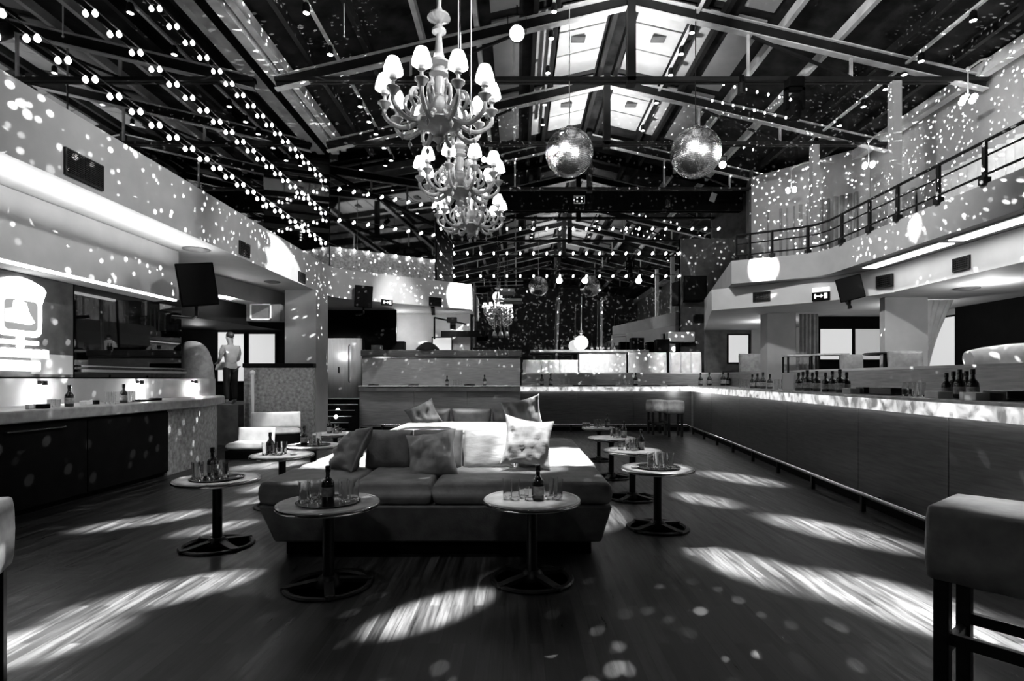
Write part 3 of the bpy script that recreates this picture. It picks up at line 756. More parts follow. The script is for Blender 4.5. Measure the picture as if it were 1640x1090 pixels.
# ------------------------------------------------------------------ tables and what stands on them
ZT = .63
def make_table():
    t = thing('pedestal_table', 'x', 'table', (0, 0, 0), 0, 'round pedestal tables')
    tp_ = link('tabletop', MB().lathe([(.0, .585), (.33, .585), (.365, .592), (.375, .605), (.375, .622), (.368, .63), (.350, .63), (.345, .625), (0, .625)], 48), 'marble', t)
    link('rim_band', MB().open_lathe([(.376, .600), (.378, .604), (.378, .618), (.376, .622)], 48), 'chrome', tp_)
    link('pole', MB().cyl((0, 0, 0), .042, .05, .56, 20).lathe([(.042, .54), (.11, .57), (.12, .586), (0, .586)], 20), 'black_metal', t)
    b = MB().lathe([(0, .085), (.06, .08), (.085, .05), (.1, .02), (.1, .0), (0, .0)], 24)
    for k in range(4):
        a = pi/4*2*k+.35; c, s = cos(a), sin(a)
        b.bar((.05*c, .05*s, .045), (.30*c, .30*s, .016), .07, .028)
        b.lathe([(.03, 0), (.038, .012), (.03, .03), (0, .034)], 12, (.3*c, .3*s, 0))
    link('foot', b, 'black_metal', t)
    link('foot_ring', MB().lathe([(.275, .006), (.29, .002), (.315, .002), (.325, .010), (.315, .022), (.29, .024), (.275, .006)], 40), 'black_metal', t)
    return t
HB = None; TB = None; BT = None
def highball(loc, label, group, kind=0):
    global HB, TB
    if kind == 0:
        if HB is None:
            HB = link('highball_glass', MB().lathe([(0, .0), (.031, .0), (.033, .01), (.038, .155), (.036, .155), (.031, .02), (0, .018)], 16), 'glass'); o = HB
        else: o = HB.copy(); COL.objects.link(o)
    else:
        if TB is None:
            TB = link('tumbler_glass', MB().lathe([(0, .0), (.034, .0), (.036, .01), (.042, .09), (.040, .09), (.034, .02), (0, .018)], 16), 'glass'); o = TB
        else: o = TB.copy(); COL.objects.link(o)
    o.location = loc
    return tag(o, label, 'glass', group)
def bottle(loc, label, group, s=1., rz=0.):
    global BT
    if BT is None:
        t = thing('spirit_bottle', label, 'bottle', loc, rz, group)
        link('body', MB().lathe([(0, 0), (.043, 0), (.047, .008), (.048, .12), (.046, .145), (.030, .17), (.018, .185), (.016, .23), (.0, .232)], 20), 'bottle', t)
        link('cap', MB().lathe([(.018, .222), (.020, .225), (.020, .268), (.017, .272), (0, .272)], 14), 'black_gloss', t)
        lb = MB().open_lathe([(.0485, .04), (.0488, .045), (.0488, .105), (.0485, .11)], 20)
        link('paper_label', lb, 'label', t)
        BT = t
    else:
        t = dup(BT, loc, rz, label, group)
    t.scale = (s, s, s)
    return t
tbls = [  # x, y, description
    (525, 803, 'in front of the sofa at left', [('b', -.01, .02), ('h', -.20, .03), ('h', -.16, -.05), ('h', -.12, .06), ('t', -.085, -.07), ('h', .09, .07), ('h', .14, -.02), ('h', .18, .05)], 1, 526),
    (851, 797, 'in front of the sofa at right', [('b', .045, -.04), ('h', -.19, .0), ('h', -.13, -.03), ('t', -.06, .04), ('t', -.02, -.04), ('h', .13, .0), ('h', .20, -.03), ('h', .17, .07)], 0, 852),
    (347, 765, 'left of the sofa, nearest the black cabinet', [('b', -.12, .14), ('h', -.20, .0), ('h', -.14, -.08), ('h', -.10, .01), ('h', -.03, .02), ('t', .02, -.03), ('h', .05, .04), ('h', -.06, .09)], 1, 348),
    (452, 727, 'second in the left row', [('b', -.17, .05), ('h', -.19, -.05), ('h', -.09, -.02), ('t', -.01, -.06), ('h', .0, .05), ('a', .15, -.02)], 0, 452),
    (503, 712, 'third in the left row', [('b', -.12, -.03), ('t', -.02, -.02), ('t', .04, .02), ('t', .09, -.02), ('h', .05, .07)], 1, 502),
    (541, 693, 'farthest in the left row, before the steps', [('b', -.1, 0), ('t', .0, -.02), ('t', .06, .04), ('h', .04, -.05)], 0, 537),
    (1053, 748, 'right of the sofa, nearest the camera', [('h', -.07, .0), ('h', -.02, -.05), ('h', .04, -.02), ('h', .09, .02), ('h', .02, .06), ('h', .12, -.05), ('a', -.24, -.02)], 1, 1053),
    (1014, 720, 'second in the right row', [('b', .12, .05), ('h', -.06, .0), ('h', .0, -.04), ('h', .05, .02), ('h', .0, .06), ('a', -.25, .0), ('t', -.15, .02)], 0, 1013),
    (979, 700, 'third in the right row', [('b', .2, .0), ('h', .02, .0), ('h', .07, -.04), ('h', .12, .03), ('h', .06, .06)], 0, 979),
    (955, 684, 'farthest in the right row', [('b', .17, .06), ('h', -.06, .0), ('h', -.01, -.04), ('h', .04, .02), ('h', .0, .06), ('t', -.2, .02), ('t', -.28, .0)], 0, 959),
]
proto = None
for i, (px, py, desc, items, tray, polex) in enumerate(tbls):
    Y = FOC*(EYE-ZT)/(py-HY); x = (polex-CX)/FOC*Y
    lab = 'round pedestal table '+desc
    if proto is None: proto = make_table(); t = proto; t.location = (x, Y, 0); t['label'] = lab
    else: t = dup(proto, (x, Y, 0), .3*i, lab)
    if i == 9: t.scale = (.86, .86, 1)
    zt = .626
    if tray:
        tag(link('serving_tray', MB().lathe([(0, 0), (.22, 0), (.235, .012), (.23, .014), (.215, .005), (0, .005)], 32), 'black_gloss'), 'round black tray on the table '+desc, 'tray').location = (x, Y, zt)
        zt += .0055
    gl = sorted([q for q in items if q[0] in 'ht'], key=lambda q: q[1]/Y)
    for q in items:
        p = (x+q[1], Y+q[2], zt if q[1]**2+q[2]**2 < .2**2 else .6255)
        if q[0] == 'b': bottle(p, 'dark spirit bottle on the table '+desc, 'spirit bottles on the pedestal tables', .98, i*.7)
        elif q[0] == 'a':
            a = tag(link('ashtray', MB().lathe([(0, 0), (.04, 0), (.045, .02), (.04, .022), (.032, .008), (0, .008)], 18), 'white_vinyl'), 'small pale ashtray on the table '+desc, 'ashtray'); a.location = p
        else:
            k = gl.index(q)
            highball(p, '%s clear glass on the table %s' % (nth_left(k, len(gl)), desc), 'glasses on the pedestal tables', 0 if q[0] == 'h' else 1)

# ------------------------------------------------------------------ bar stools
def stool(loc, rz, label, proto=None, w=.46, zt=1.0):
    if proto is not None: return dup(proto, loc, rz, label)
    t = thing('bar_stool', label, 'stool', loc, rz, 'padded bar stools')
    h = w/2
    link('seat', placed(pad(w, w, .34, 60, 22, .004, 2., 0, .08), T(0, 0, zt-.17)), 'grey_vinyl', t, sharp=2.)
    for sx_ in (-1, 1):
        for sy_ in (-1, 1):
            link('leg', MB().box(sx_*(h-.055)-.03, sx_*(h-.055)+.03, sy_*(h-.055)-.03, sy_*(h-.055)+.03, 0, zt-.28), 'wood_dark', t, bevel=.004)
    for s in (-1, 1):
        link('stretcher', MB().box(-h+.08, h-.08, s*(h-.055)-.018, s*(h-.055)+.018, .27, .325), 'wood_dark', t, bevel=.004)
        link('stretcher', MB().box(s*(h-.055)-.018, s*(h-.055)+.018, -h+.08, h-.08, .33, .385), 'wood_dark', t, bevel=.004)
    return t
# nearest corner of the right stool is at (1480, 815) in the photograph
near = Vector((1.90, 2.62)); e1 = Vector((.38, .30)).normalized()*.46; e2 = Vector((.30, -.38)).normalized()*.46
cc = near+e1/2+e2/2
st = stool((cc.x, cc.y, 0), atan2(e1.y, e1.x), 'grey padded bar stool at the right edge beside the bar', None, .46, .965)
stool((-2.62, 2.52, 0), .5, 'grey padded bar stool cut off by the left edge of the frame', st)
stool((4.28, 15.35, 0), 0., 'small far bar stool standing in the inner corner of the bar', st)
stool((3.95, 15.9, 0), .15, 'brightly lit far bar stool behind the one in the corner', st)

# ------------------------------------------------------------------ the long bar
ZB = 1.36
def bx_(Y): return 4.09+.0969*(Y-5.65)
Y0, YC = 2.2, 16.8
XE = bx_(YC)
base = thing('bar_counter', 'long L shaped bar faced in dark brushed metal panels', 'bar', (XE, YC, 0))
def bp(x, y): return (x-XE, y-YC)
edges = [Y0, 3.7, 5.43, 7.14, 9.5, 12.2, 14.6, YC-.0]
for a, b in zip(edges[:-1], edges[1:]):
    link('front_panel', MB().prism([bp(bx_(a+.008)+.1, a+.008), bp(bx_(b-.004)+.1, b-.004), bp(bx_(b)+.16, b), bp(bx_(a)+.16, a)], .0, 1.19), 'brushed', base, bevel=.004)
xe = [-4.72, -3.1, -1.5, .1, 1.8, 3.5, XE+.08]
for i, (a, b) in enumerate(zip(xe[:-1], xe[1:])):
    link('front_panel', MB().prism([bp(a+.004, YC+.1), bp(b-.004, YC+.1), bp(b, YC+.16), bp(a, YC+.16)], 0, 1.19), 'brushed_mid' if i < 3 else 'brushed', base, bevel=.004)
link('end_panel', MB().prism([bp(-4.74, YC+.1), bp(-4.7, YC+.1), bp(-4.7, YC+.55), bp(-4.74, YC+.55)], 0, 1.19), 'brushed_mid', base)
link('kick_plate', MB().prism([bp(bx_(Y0)+.07, Y0), bp(bx_(YC)+.07, YC), bp(bx_(YC)+.1, YC), bp(bx_(Y0)+.1, Y0)], 0, .12).prism([bp(-4.7, YC+.06), bp(XE, YC+.06), bp(XE, YC+.1), bp(-4.7, YC+.1)], 0, .12), 'black', base)
rail_ys = [5.35, 6.6, 7.97, 9.3, 10.6, 11.9, 13.2, 14.5, 15.8]
ra = [(bx_(5.2)-.12, 5.2, .2), (bx_(YC)-.14, YC-.14, .2), (-4.6, YC-.14, .2)]
fr_ = link('foot_rail', MB().tube([(x-XE, y-YC, z) for x, y, z in ra], .026, 10), 'chrome', base)
for y in rail_ys:
    x = bx_(y)-.12
    link('rail_bracket', MB().box(x-XE-.025, x-XE+.025, y-YC-.02, y-YC+.02, 0, .19).box(x-XE, x-XE+.2, y-YC-.015, y-YC+.015, .13, .17), 'black_metal', fr_)
for x in (-4.0, -2.6, -1.2, .2, 1.6, 3.0, 4.2):
    link('rail_bracket', MB().box(x-XE-.025, x-XE+.025, -.16, -.12, 0, .19).box(x-XE-.015, x-XE+.015, -.14, .1, .13, .17), 'black_metal', fr_)
top = thing('bar_worktop', 'continuous pale stone bar top with glowing mottled edge', 'worktop', (XE, YC, ZB))
dep = .62
link('slab', MB().prism([bp(bx_(Y0), Y0), bp(XE, YC), bp(-4.76, YC), bp(-4.76, YC+dep), bp(XE+dep+.05, YC+dep), bp(bx_(Y0)+dep, Y0)], -.035, 0), 'marble', top, bevel=.006)
link('lit_edge', MB().prism([bp(bx_(Y0)+.012, Y0), bp(XE+.012, YC), bp(XE+.05, YC+.03), bp(bx_(Y0)+.05, Y0)], -.17, -.036), 'onyx', top)
link('lit_edge', MB().prism([bp(.1, YC+.012), bp(XE+.03, YC+.012), bp(XE+.03, YC+.05), bp(.1, YC+.05)], -.17, -.036), 'onyx', top)
link('stone_edge', MB().prism([bp(-4.75, YC+.012), bp(.09, YC+.012), bp(.09, YC+.05), bp(-4.75, YC+.05)], -.17, -.036), 'plaster_dark', top)

# what stands on the bar
def on_bar(px, off=.2):
    k = (px-CX)/FOC
    Y = (4.09-.0969*5.65+off)/(k-.0969)
    return Vector((k*Y, Y, ZB))
def on_back(px, off=.2):
    Y = YC+off; return Vector(((px-CX)/FOC*Y, Y, ZB))
def box_thing(name, c, w, d, h, m, label, cat, rz=0, group=None, bevel=.006):
    o = link(name, MB().box(-w/2, w/2, -d/2, d/2, 0, h), m, bevel=bevel); o.location = c; o.rotation_euler = (0, 0, rz)
    return tag(o, label, cat, group)
def cluster(pts, label, group, s=1.1):
    pts = sorted(pts, key=lambda p: p.x/p.y)
    for i, p in enumerate(pts): bottle(p, '%s dark bottle in the %s' % (nth_left(i, len(pts)), label), group, s*(1+.06*((i*7) % 3-1)), i)
cluster([on_bar(x, o) for x, o in ((1516, .32), (1527, .45), (1537, .32), (1548, .45), (1558, .32), (1540, .55))], 'bottle group at the near end of the bar', 'bottles on the near end of the bar', 1.0)
cluster([on_bar(x, o) for x, o in ((1279, .3), (1286, .42), (1293, .3), (1301, .4), (1308, .32))], 'bottle group halfway along the bar', 'bottles halfway along the bar', 1.18)
cluster([on_bar(x, o) for x, o in ((1322, .3), (1333, .36), (1345, .3), (1356, .42))], 'row right of the halfway bottle group', 'bottles right of halfway along the bar', 1.15)
cluster([on_bar(x, o) for x, o in ((1205, .3), (1213, .42), (1222, .34), (1233, .4))], 'bottle group toward the bar corner', 'bottles toward the bar corner', 1.15)
cluster([on_back(x, o) for x, o in ((1122, .25), (1136, .3), (1158, .25), (1166, .35))], 'bottle group at the bar corner', 'bottles at the bar corner', 1.5)
cluster([on_back(x, o) for x, o in ((868, .25), (882, .2), (1018, .25))], 'spread along the middle of the back bar', 'bottles along the back bar', 1.35)
bottle(on_back(716, .15), 'dark bottle alone on the back bar below the booth', 'bottles below the booth', 1.1)
bottle(on_back(776, .15), 'dark bottle on the back bar near the booth right end', 'bottles below the booth', 1.2)
for i, (px, w) in enumerate(((1425, .5), (1616, .3), (1392, .2))):
    box_thing('bar_caddy', on_bar(px, .33), .24, w, .09, 'black_gloss', ['long black caddy box in the middle of the near bar', 'black caddy box at the frame edge of the bar', 'short black caddy box beside the long one'][i], 'box', -.1, 'black caddies on the bar', .01)
for i, (px, m) in enumerate(((1503, 'white_vinyl'), (1562, 'paper'), (1364, 'plaster'))):
    box_thing('napkin_holder', on_bar(px, .16), .14, .22, .07, m, ['grey napkin holder before the near bottle group', 'white napkin stack right of the near bottle group', 'grey napkin holder left of the long black caddy'][i], 'napkins', -.1)
for i, px in enumerate((932, 970, 1042, 1085)):
    box_thing('bar_mat', on_back(px, .16), .55, .24, .02, 'black', '%s flat black bar mat along the back bar' % nth_left(i, 4), 'mat', 0, 'bar mats on the back bar')
for i, px in enumerate((598, 662, 752)):
    tag(link('coaster_dish', MB().lathe([(0, 0), (.16, 0), (.18, .05), (.16, .05), (0, .02)], 20), 'black_gloss'), '%s small dark dish on the back bar below the booth' % nth_left(i, 3), 'dish', 'dishes below the booth').location = on_back(px, .2)
def glass_row(pts, label, group, kind=0, s=1.):
    pts = sorted(pts, key=lambda p: p.x/p.y)
    for i, p in enumerate(pts):
        o = highball(p, '%s clear glass in the %s' % (nth_left(i, len(pts)), label), group, kind); o.scale = (s, s, s)
glass_row([on_back(x, o) for x, o in ((896, .25), (903, .3), (911, .22), (992, .22), (999, .28), (1006, .22), (1012, .3))], 'row along the back bar', 'glasses along the back bar', 0, 1.3)
glass_row([on_bar(x, o) for x, o in ((1186, .25), (1192, .33), (1198, .25), (1244, .3), (1251, .25))], 'row on the bar near the corner', 'glasses near the bar corner', 0, 1.2)
glass_row([on_bar(x, o) for x, o in ((1450, .25), (1459, .32), (1467, .26), (1476, .33))], 'row between the long caddy and the near bottles', 'glasses on the near bar', 0, 1.0)
glass_row([on_back(x, .14) for x in (728, 733, 738)], 'group beside the lone bottle under the booth', 'glasses under the booth', 0, 1.1)
box_thing('menu_holder', on_bar(1262, .25), .02, .2, .3, 'paper', 'white upright menu card on the bar left of the halfway bottles', 'menu', .6)

# ------------------------------------------------------------------ booth behind the back bar
bo = thing('booth', 'wide metal clad booth rising behind the left half of the back bar', 'booth', (-2.36, 17.5, 0))
link('front_panel', MB().box(-2.46, 2.46, 0, .05, 1.0, 2.26), 'brushed_mid', bo, bevel=.004)
link('side_panel', MB().box(-2.46, -2.4, .05, .5, 1.0, 2.26), 'brushed_mid', bo)
link('side_panel', MB().box(2.4, 2.46, .05, .5, 1.0, 2.26), 'brushed_mid', bo)
link('ledge', MB().box(-2.5, 2.5, -.04, .52, 2.27, 2.46), 'brushed', bo, bevel=.01)
link('trim_line', MB().box(-2.46, 2.46, -.012, 0, 2.2, 2.25), 'chrome', bo)
def on_booth(px, d=.2): return Vector(((px-CX)/FOC*(17.5+d), 17.5+d, 2.46))
o = tag(link('dome_lamp', MB().lathe([(.38, 0), (.36, .06), (.24, .18), (.1, .25), (.0, .26)], 24).lathe([(.38, 0), (0, 0.0)], 24), 'black'), 'black dome shaped lamp lying on the booth ledge', 'lamp'); o.location = on_booth(685, .27)
box_thing('equipment_case', on_booth(638, .25), .42, .3, .28, 'black', 'dark square case on the booth ledge by the column', 'case')
box_thing('control_unit', on_booth(604, .25), .3, .3, .16, 'brushed', 'small metal control unit at the left end of the booth ledge', 'equipment')
box_thing('control_unit', on_booth(777, .25), .8, .3, .08, 'black', 'flat black control unit on the right half of the booth ledge', 'equipment')
o = tag(link('mounted_projector', MB().bar((-.55, 0, .12), (.5, 0, -.1), .05).box(-.12, .2, -.1, .1, -.05, .12).box(-.02, .16, -.08, .08, -.28, -.05).box(-.57, -.52, -.03, .03, -.6, .13), 'black'), 'black projector on an angled arm under the left ledge end', 'projector'); o.location = at(722, 514, 18.7)
struct('trim_6', MB().box(-2.6, -1.1, 19.2, 19.3, 3.0, 3.2), 'black')
# ------------------------------------------------------------------ terrace seating
ZP = 1.28
def banquette(x0, x1, y, label, n=2, h=.85, d=.7, m='white_vinyl', rz=0.):
    t = thing('banquette', label, 'sofa', ((x0+x1)/2, y, ZP), rz, 'banquettes on the terrace')
    w = x1-x0
    link('base', MB().box(-w/2, w/2, 0, d, 0.0, .28), 'grey_vinyl', t, bevel=.01)
    for k in range(n):
        a = -w/2+k*w/n; c = a+w/n/2
        link('seat_cushion', placed(pad(w/n-.01, d-.2, .16, 24, 12, .005, k, 0, .06), T(c, (d-.2)/2, .36)), m, t, sharp=2.)
        link('back_cushion', placed(pad(w/n-.01, h-.3, .2, 20, 12, .012, k*5., 0, .06), T(c, d-.12, .3+(h-.3)/2) @ R(86, 'X')), m, t, sharp=2.)
    return t
banquette(.2, 2.05, 18.25, 'low white banquette at the left end of the back terrace', 3, .92)
banquette(3.75, 5.05, 18.4, 'grey and white banquette right of the bright white counter', 2, 1.18)
banquette(5.1, 6.15, 18.2, 'bright white banquette along the middle of the back terrace', 3, 1.18, .2 if False else .7)
banquette(6.75, 7.5, 16.6, 'tufted banquette under the far column, left one', 1, 1.05, .6, 'grey_vinyl')
banquette(7.55, 8.4, 15.9, 'tufted banquette under the far column, right one', 1, 1.05, .6, 'grey_vinyl')
banquette(6.68, 7.1, 11.2, 'small grey banquette left of the black round table', 1, .78, .5, 'grey_vinyl')
banquette(6.68, 7.25, 9.7, 'small grey banquette right of the black round table', 1, .78, .5, 'grey_vinyl')
t = thing('terrace_sofa', 'long pale sofa with rounded end at the right frame edge', 'sofa', (6.95, 8.6, ZP), 0)
link('seat', placed(pad(.8, 3.6, .4, 14, 18, .01, 5., 0, .06), T(.45, -1.7, .25)), 'white_vinyl', t, sharp=2.)
link('backrest', MB().tube([(.05, .12, .58), (.25, .1, .6), (.45, -.15, .62), (.5, -1.2, .62), (.5, -3.4, .62)], [.13, .16, .18, .18, .18], 16), 'white_vinyl', t)
tb = thing('lounge_table', 'low black round table between the small terrace banquettes', 'table', (7.0, 10.66, ZP))
link('tabletop', MB().lathe([(0, .73), (.36, .73), (.39, .745), (.36, .77), (0, .77)], 32), 'black_gloss', tb)
link('pole', MB().cyl((0, 0, 0), .05, .02, .73, 14), 'black_metal', tb)
link('foot', MB().lathe([(.25, 0), (.25, .015), (.06, .04), (0, .04)], 24), 'black_metal', tb)
for i, (px, Y) in enumerate(((1280, 13.2), (1328, 12.6))):
    c = at(px, 590, Y); c.z = ZP
    q = thing('side_table', ['square framed side table beside the far column curtain', 'square framed side table before the lit terrace window'][i], 'table', c, -.2, 'framed side tables on the terrace')
    link('tabletop', MB().box(-.33, .33, -.25, .25, .80, .84), 'marble', q, bevel=.005)
    for a in (-1, 1):
        for b in (-1, 1): link('leg', MB().box(a*.3-.02, a*.3+.02, b*.22-.02, b*.22+.02, 0, .80), 'black_metal', q)
wc = thing('white_counter', 'tall bright white counter in the middle of the back terrace', 'counter', (2.85, 19.0, ZP))
link('body', MB().box(-.75, .85, 0, .6, 0, 1.18), 'white_vinyl', wc, bevel=.02)
link('worktop', MB().box(-2.4, 1.6, -.06, .7, 1.18, 1.26), 'plaster', wc, bevel=.01)
ptsb = [(x, .25+.1*(i % 2)) for i, x in enumerate((858, 866, 900, 948, 957, 966, 975, 984))]
cluster([Vector(((x-CX)/FOC*(19.0+o), 19.0+o, ZP+1.26)) for x, o in ptsb], 'row on the white counter before the back mirror', 'bottles on the white counter', .95)
gl_ = thing('blob_globe', 'glowing faceted globe standing in for a bright blob at the back mirror', 'lamp', at(930, 553, 19.3)*0+Vector((2.2, 19.3, ZP+1.26)))  # invented globe in place of a bright blob at the mirror
link('globe', MB().ball((0, 0, .26), .25, 14, 9), emat('frosted_globe', 1.1), gl_, smooth=False)
link('rod', MB().tube([(0, 0, .5), (.02, 0, 1.85)], .02, 6), 'steel', gl_)
link('collar', MB().ball((.0, 0, .62), .08, 10, 6), 'chrome', gl_)
box_thing('mounted_projector', at(1089, 548, 19.95), .95, .4, .36, 'paper', 'white projector box on the charcoal wall below the square loudspeaker', 'projector', 0, None, .03)
box_thing('stage_monitor', Vector((5.05, 19.6, ZP+.0)), .45, .4, 1.65, 'black', 'tall black monitor speaker left of the white projector box', 'speaker')
box_thing('stage_monitor', Vector((4.1, 19.25, ZP+1.26)), .42, .4, .42, 'black', 'small black monitor speaker beside the white counter', 'speaker')

# ------------------------------------------------------------------ left back bar
cab = thing('bar_cabinet', 'long black cabinet under the left bar worktop', 'cabinet', (-5.6, 9.0, 0))
link('body', MB().box(-.95, 0, -6.9, 0, 0.06, 1.05), 'black', cab)
link('plinth', MB().box(-.95, -.06, -6.9, 0, 0, .06), 'black', cab)
for k in range(4):
    d = link('door', MB().box(0, .022, -1.7*(k+1)+.01, -1.7*k-.01, .08, 1.03), 'black', cab, bevel=.004)
    if k == 1:
        link('handle', MB().tube([(.022, -2.9, .97), (.06, -2.9, .97), (.06, -2.1, .97), (.022, -2.1, .97)], .012, 8), 'chrome', d)
wt = thing('bar_worktop', 'thick grey worktop of the left bar, rounded at its far end', 'worktop', (-5.5, 9.0, 1.06))
pl = [(-6.58, 2.2), (-5.5, 2.2), (-5.5, 9.2), (-5.56, 9.9), (-5.72, 10.7), (-5.98, 11.5), (-6.3, 12.1), (-6.58, 12.45)]
link('slab', MB().prism([(x+5.5, y-9.0) for x, y in pl], .0, .14), 'grey_vinyl', wt, bevel=.02)
en = thing('bar_end_wall', 'grey stucco end wall curving under the left worktop', 'wall panel', (-5.62, 9.02, 0))
pe = [(-6.58, 9.02), (-5.62, 9.02), (-5.66, 9.8), (-5.82, 10.6), (-6.08, 11.4), (-6.4, 12.0), (-6.58, 12.2)]
link('panel', MB().prism([(x+5.62, y-9.02) for x, y in pe], 0, 1.055), 'stucco', en)
struct('wall_bar_back', MB().box(-6.8, -6.6, 2.0, 12.3, 0, 1.56), 'plaster')
struct('wall_bar_upper', MB().box(-6.85, -6.66, 2.0, 11.1, 1.56, 3.5), 'black')
bmz = tag(link('bar_mirror', MB().box(-6.655, -6.63, 8.42, 11.1, 1.58, 2.96), 'mirror_bar'), 'wide smoked mirror behind the left bar, right of the sign', 'mirror')
tag(link('mirror_ledge', MB().box(-6.63, -6.52, 8.45, 11.1, 1.66, 1.70).box(-6.63, -6.55, 8.45, 11.1, 1.74, 1.76), 'chrome'), 'thin polished ledge low across the smoked bar mirror', 'shelf')
# lit sign
sg = thing('lit_sign', 'glowing white shield sign with lettering plates at the left edge', 'sign', (-6.62, 7.6, 1.6))
link('back_panel', MB().box(-.04, 0, -1.4, .78, -.02, 1.36), 'plaster_dark', sg)
link('lower_glow_panel', MB().box(0, .015, .05, .76, .02, .3), 'sign_grey', sg)
def plate(poly, x0, x1, m, nm, smooth=False):
    # poly in (y, z)
    n = len(poly)
    v = [(x0, y, z) for y, z in poly]+[(x1, y, z) for y, z in poly]
    f = [tuple(range(n)), tuple(range(2*n-1, n-1, -1))]+[(i, n+i, n+(i+1) % n, (i+1) % n) for i in range(n)]
    return link(nm, MB().add(v, f), m, sg, smooth=False)
def shield(w, z0, z1, top, cy):
    h = w/2; out = []
    for k in range(9): out.append((cy-h+.07-.07*cos(k*pi/16), z0+.07-.07*sin(k*pi/16)) if False else (cy-h+.08*(1-sin(k*pi/16)) if False else cy-h+.08-.08*cos(pi/2*(1-k/8.))*1.0, z0+.08-.08*sin(pi/2*(k/8.)) if False else z0+.08*(1-sin(pi/2*(k/8.)))))
    return out
def rr(y0, y1, z0, z1, r, topr=None):
    topr = r if topr is None else topr; p = []
    for cy, cz, a0, q in ((y0+r, z0+r, pi, r), (y1-r, z0+r, 1.5*pi, r), (y1-topr, z1-topr, 0, topr), (y0+topr, z1-topr, .5*pi, topr)):
        for k in range(7):
            a = a0+k*pi/12; p.append((cy+q*cos(a), cz+q*sin(a)))
    return p
cy = -.13
plate([(cy-.33, .72), (cy+.33, .72)]+[(cy+.33, .98), (cy+.40, 1.16), (cy+.36, 1.22), (cy+.15, 1.29), (cy, 1.31), (cy-.15, 1.29), (cy-.36, 1.22), (cy-.40, 1.16), (cy-.33, .98)], .0, .03, 'sign_lit', 'shield')
plate(rr(cy-.33, cy+.33, .52, .9, .11, .05), .0, .028, 'sign_lit', 'shield_base')
plate(rr(cy-.25, cy+.25, .60, 1.0, .06), .03, .036, 'sign_grey', 'emblem_ground')
plate([(cy-.24, .70), (cy-.24, .86), (cy-.14, .88), (cy-.12, .98), (cy-.02, 1.0), (cy+.07, .97), (cy+.10, .86), (cy+.20, .72), (cy+.12, .68), (cy, .69)], .036, .042, 'sign_lit', 'emblem')
plate(rr(cy-.28, cy-.07, .41, .47, .01), .0, .03, 'sign_lit', 'ornament_bar')
plate(rr(cy+.07, cy+.28, .41, .47, .01), .0, .03, 'sign_lit', 'ornament_bar')
for zc, s_ in ((.50, .05), (.44, .075), (.385, .05)): plate([(cy+s_*cos(k*pi/4+.2), zc+s_*.7*sin(k*pi/4+.2)) for k in range(8)], .0, .032, 'sign_lit', 'ornament')
for k in range(7):
    y = cy-.42+k*.125
    plate([(y, .24), (y+.115, .24), (y+.115, .35), (y+.07, .36), (y+.06, .34), (y+.045, .36), (y, .35)], .0, .03, 'sign_lit', 'letter')
plate(rr(cy-.33, cy+.30, .06, .20, .03), .016, .034, 'sign_lit', 'lower_lettering')
# what stands on the left bar
def on_lbar(px, py):
    Y = FOC*(EYE-1.2)/(py-HY); return Vector(((px-CX)/FOC*Y, Y, 1.2))
bottle(on_lbar(111, 651), 'dark spirit bottle on the left bar under the sign', 'bottles on the left bar', 1.03)
bottle(on_lbar(198, 645), 'dark spirit bottle among the glasses on the left bar', 'bottles on the left bar', 1.03)
glass_row([on_lbar(x, y) for x, y in ((173, 646), (180, 647), (187, 645), (207, 644), (212, 643))], 'group round the second left bar bottle', 'glasses on the left bar', 0, 1.1)
glass_row([on_lbar(x, y) for x, y in ((82, 651), (90, 652))], 'pair left of the first left bar bottle', 'glasses by the left bar bottle', 1, 1.1)
for i, (px, py, m, s) in enumerate(((47, 655, 'paper', .06), (57, 654, 'paper', .09), (69, 654, 'black', .11), (138, 648, 'paper', .12), (152, 647, 'black', .09))):
    box_thing('napkin_box', on_lbar(px, py), s*.8, s, .055, m, ['small white box at the far left of the left bar', 'white box beside the far left one', 'black box beside the white ones on the left bar', 'white napkin box between the two bottles', 'black napkin box between the two bottles'][i], 'box', 0, 'napkin boxes on the left bar')
box_thing('bar_mat', on_lbar(228, 642), .2, .4, .025, 'black', 'flat black mat on the left bar near the far wall lamp', 'mat')
box_thing('bar_mat', on_lbar(249, 641), .12, .16, .04, 'black', 'small black tray at the far part of the left bar', 'tray')
# little lamps on the wall under the sign and mirror
lb_spots = [(-6.57, 7.75, 1.50), (-6.57, 9.75, 1.50), (-6.57, 11.4, 1.50)]
for i, c in enumerate(lb_spots):
    t = thing('wall_lamp', ['small wall lamp under the lit sign above the left bar', 'small wall lamp under the smoked mirror above the left bar', 'small wall lamp at the far end of the left bar'][i], 'lamp', c)
    link('bracket', MB().box(-.03, .0, -.02, .02, -.02, .03).box(-.01, .05, -.012, .012, -.005, .015), 'black_metal', t)
    link('can', MB().lathe([(0, .03), (.03, .03), (.034, -.03), (.028, -.03), (.026, -.01), (0, -.01)], 12, (.06, 0, 0)), 'black_metal', t)

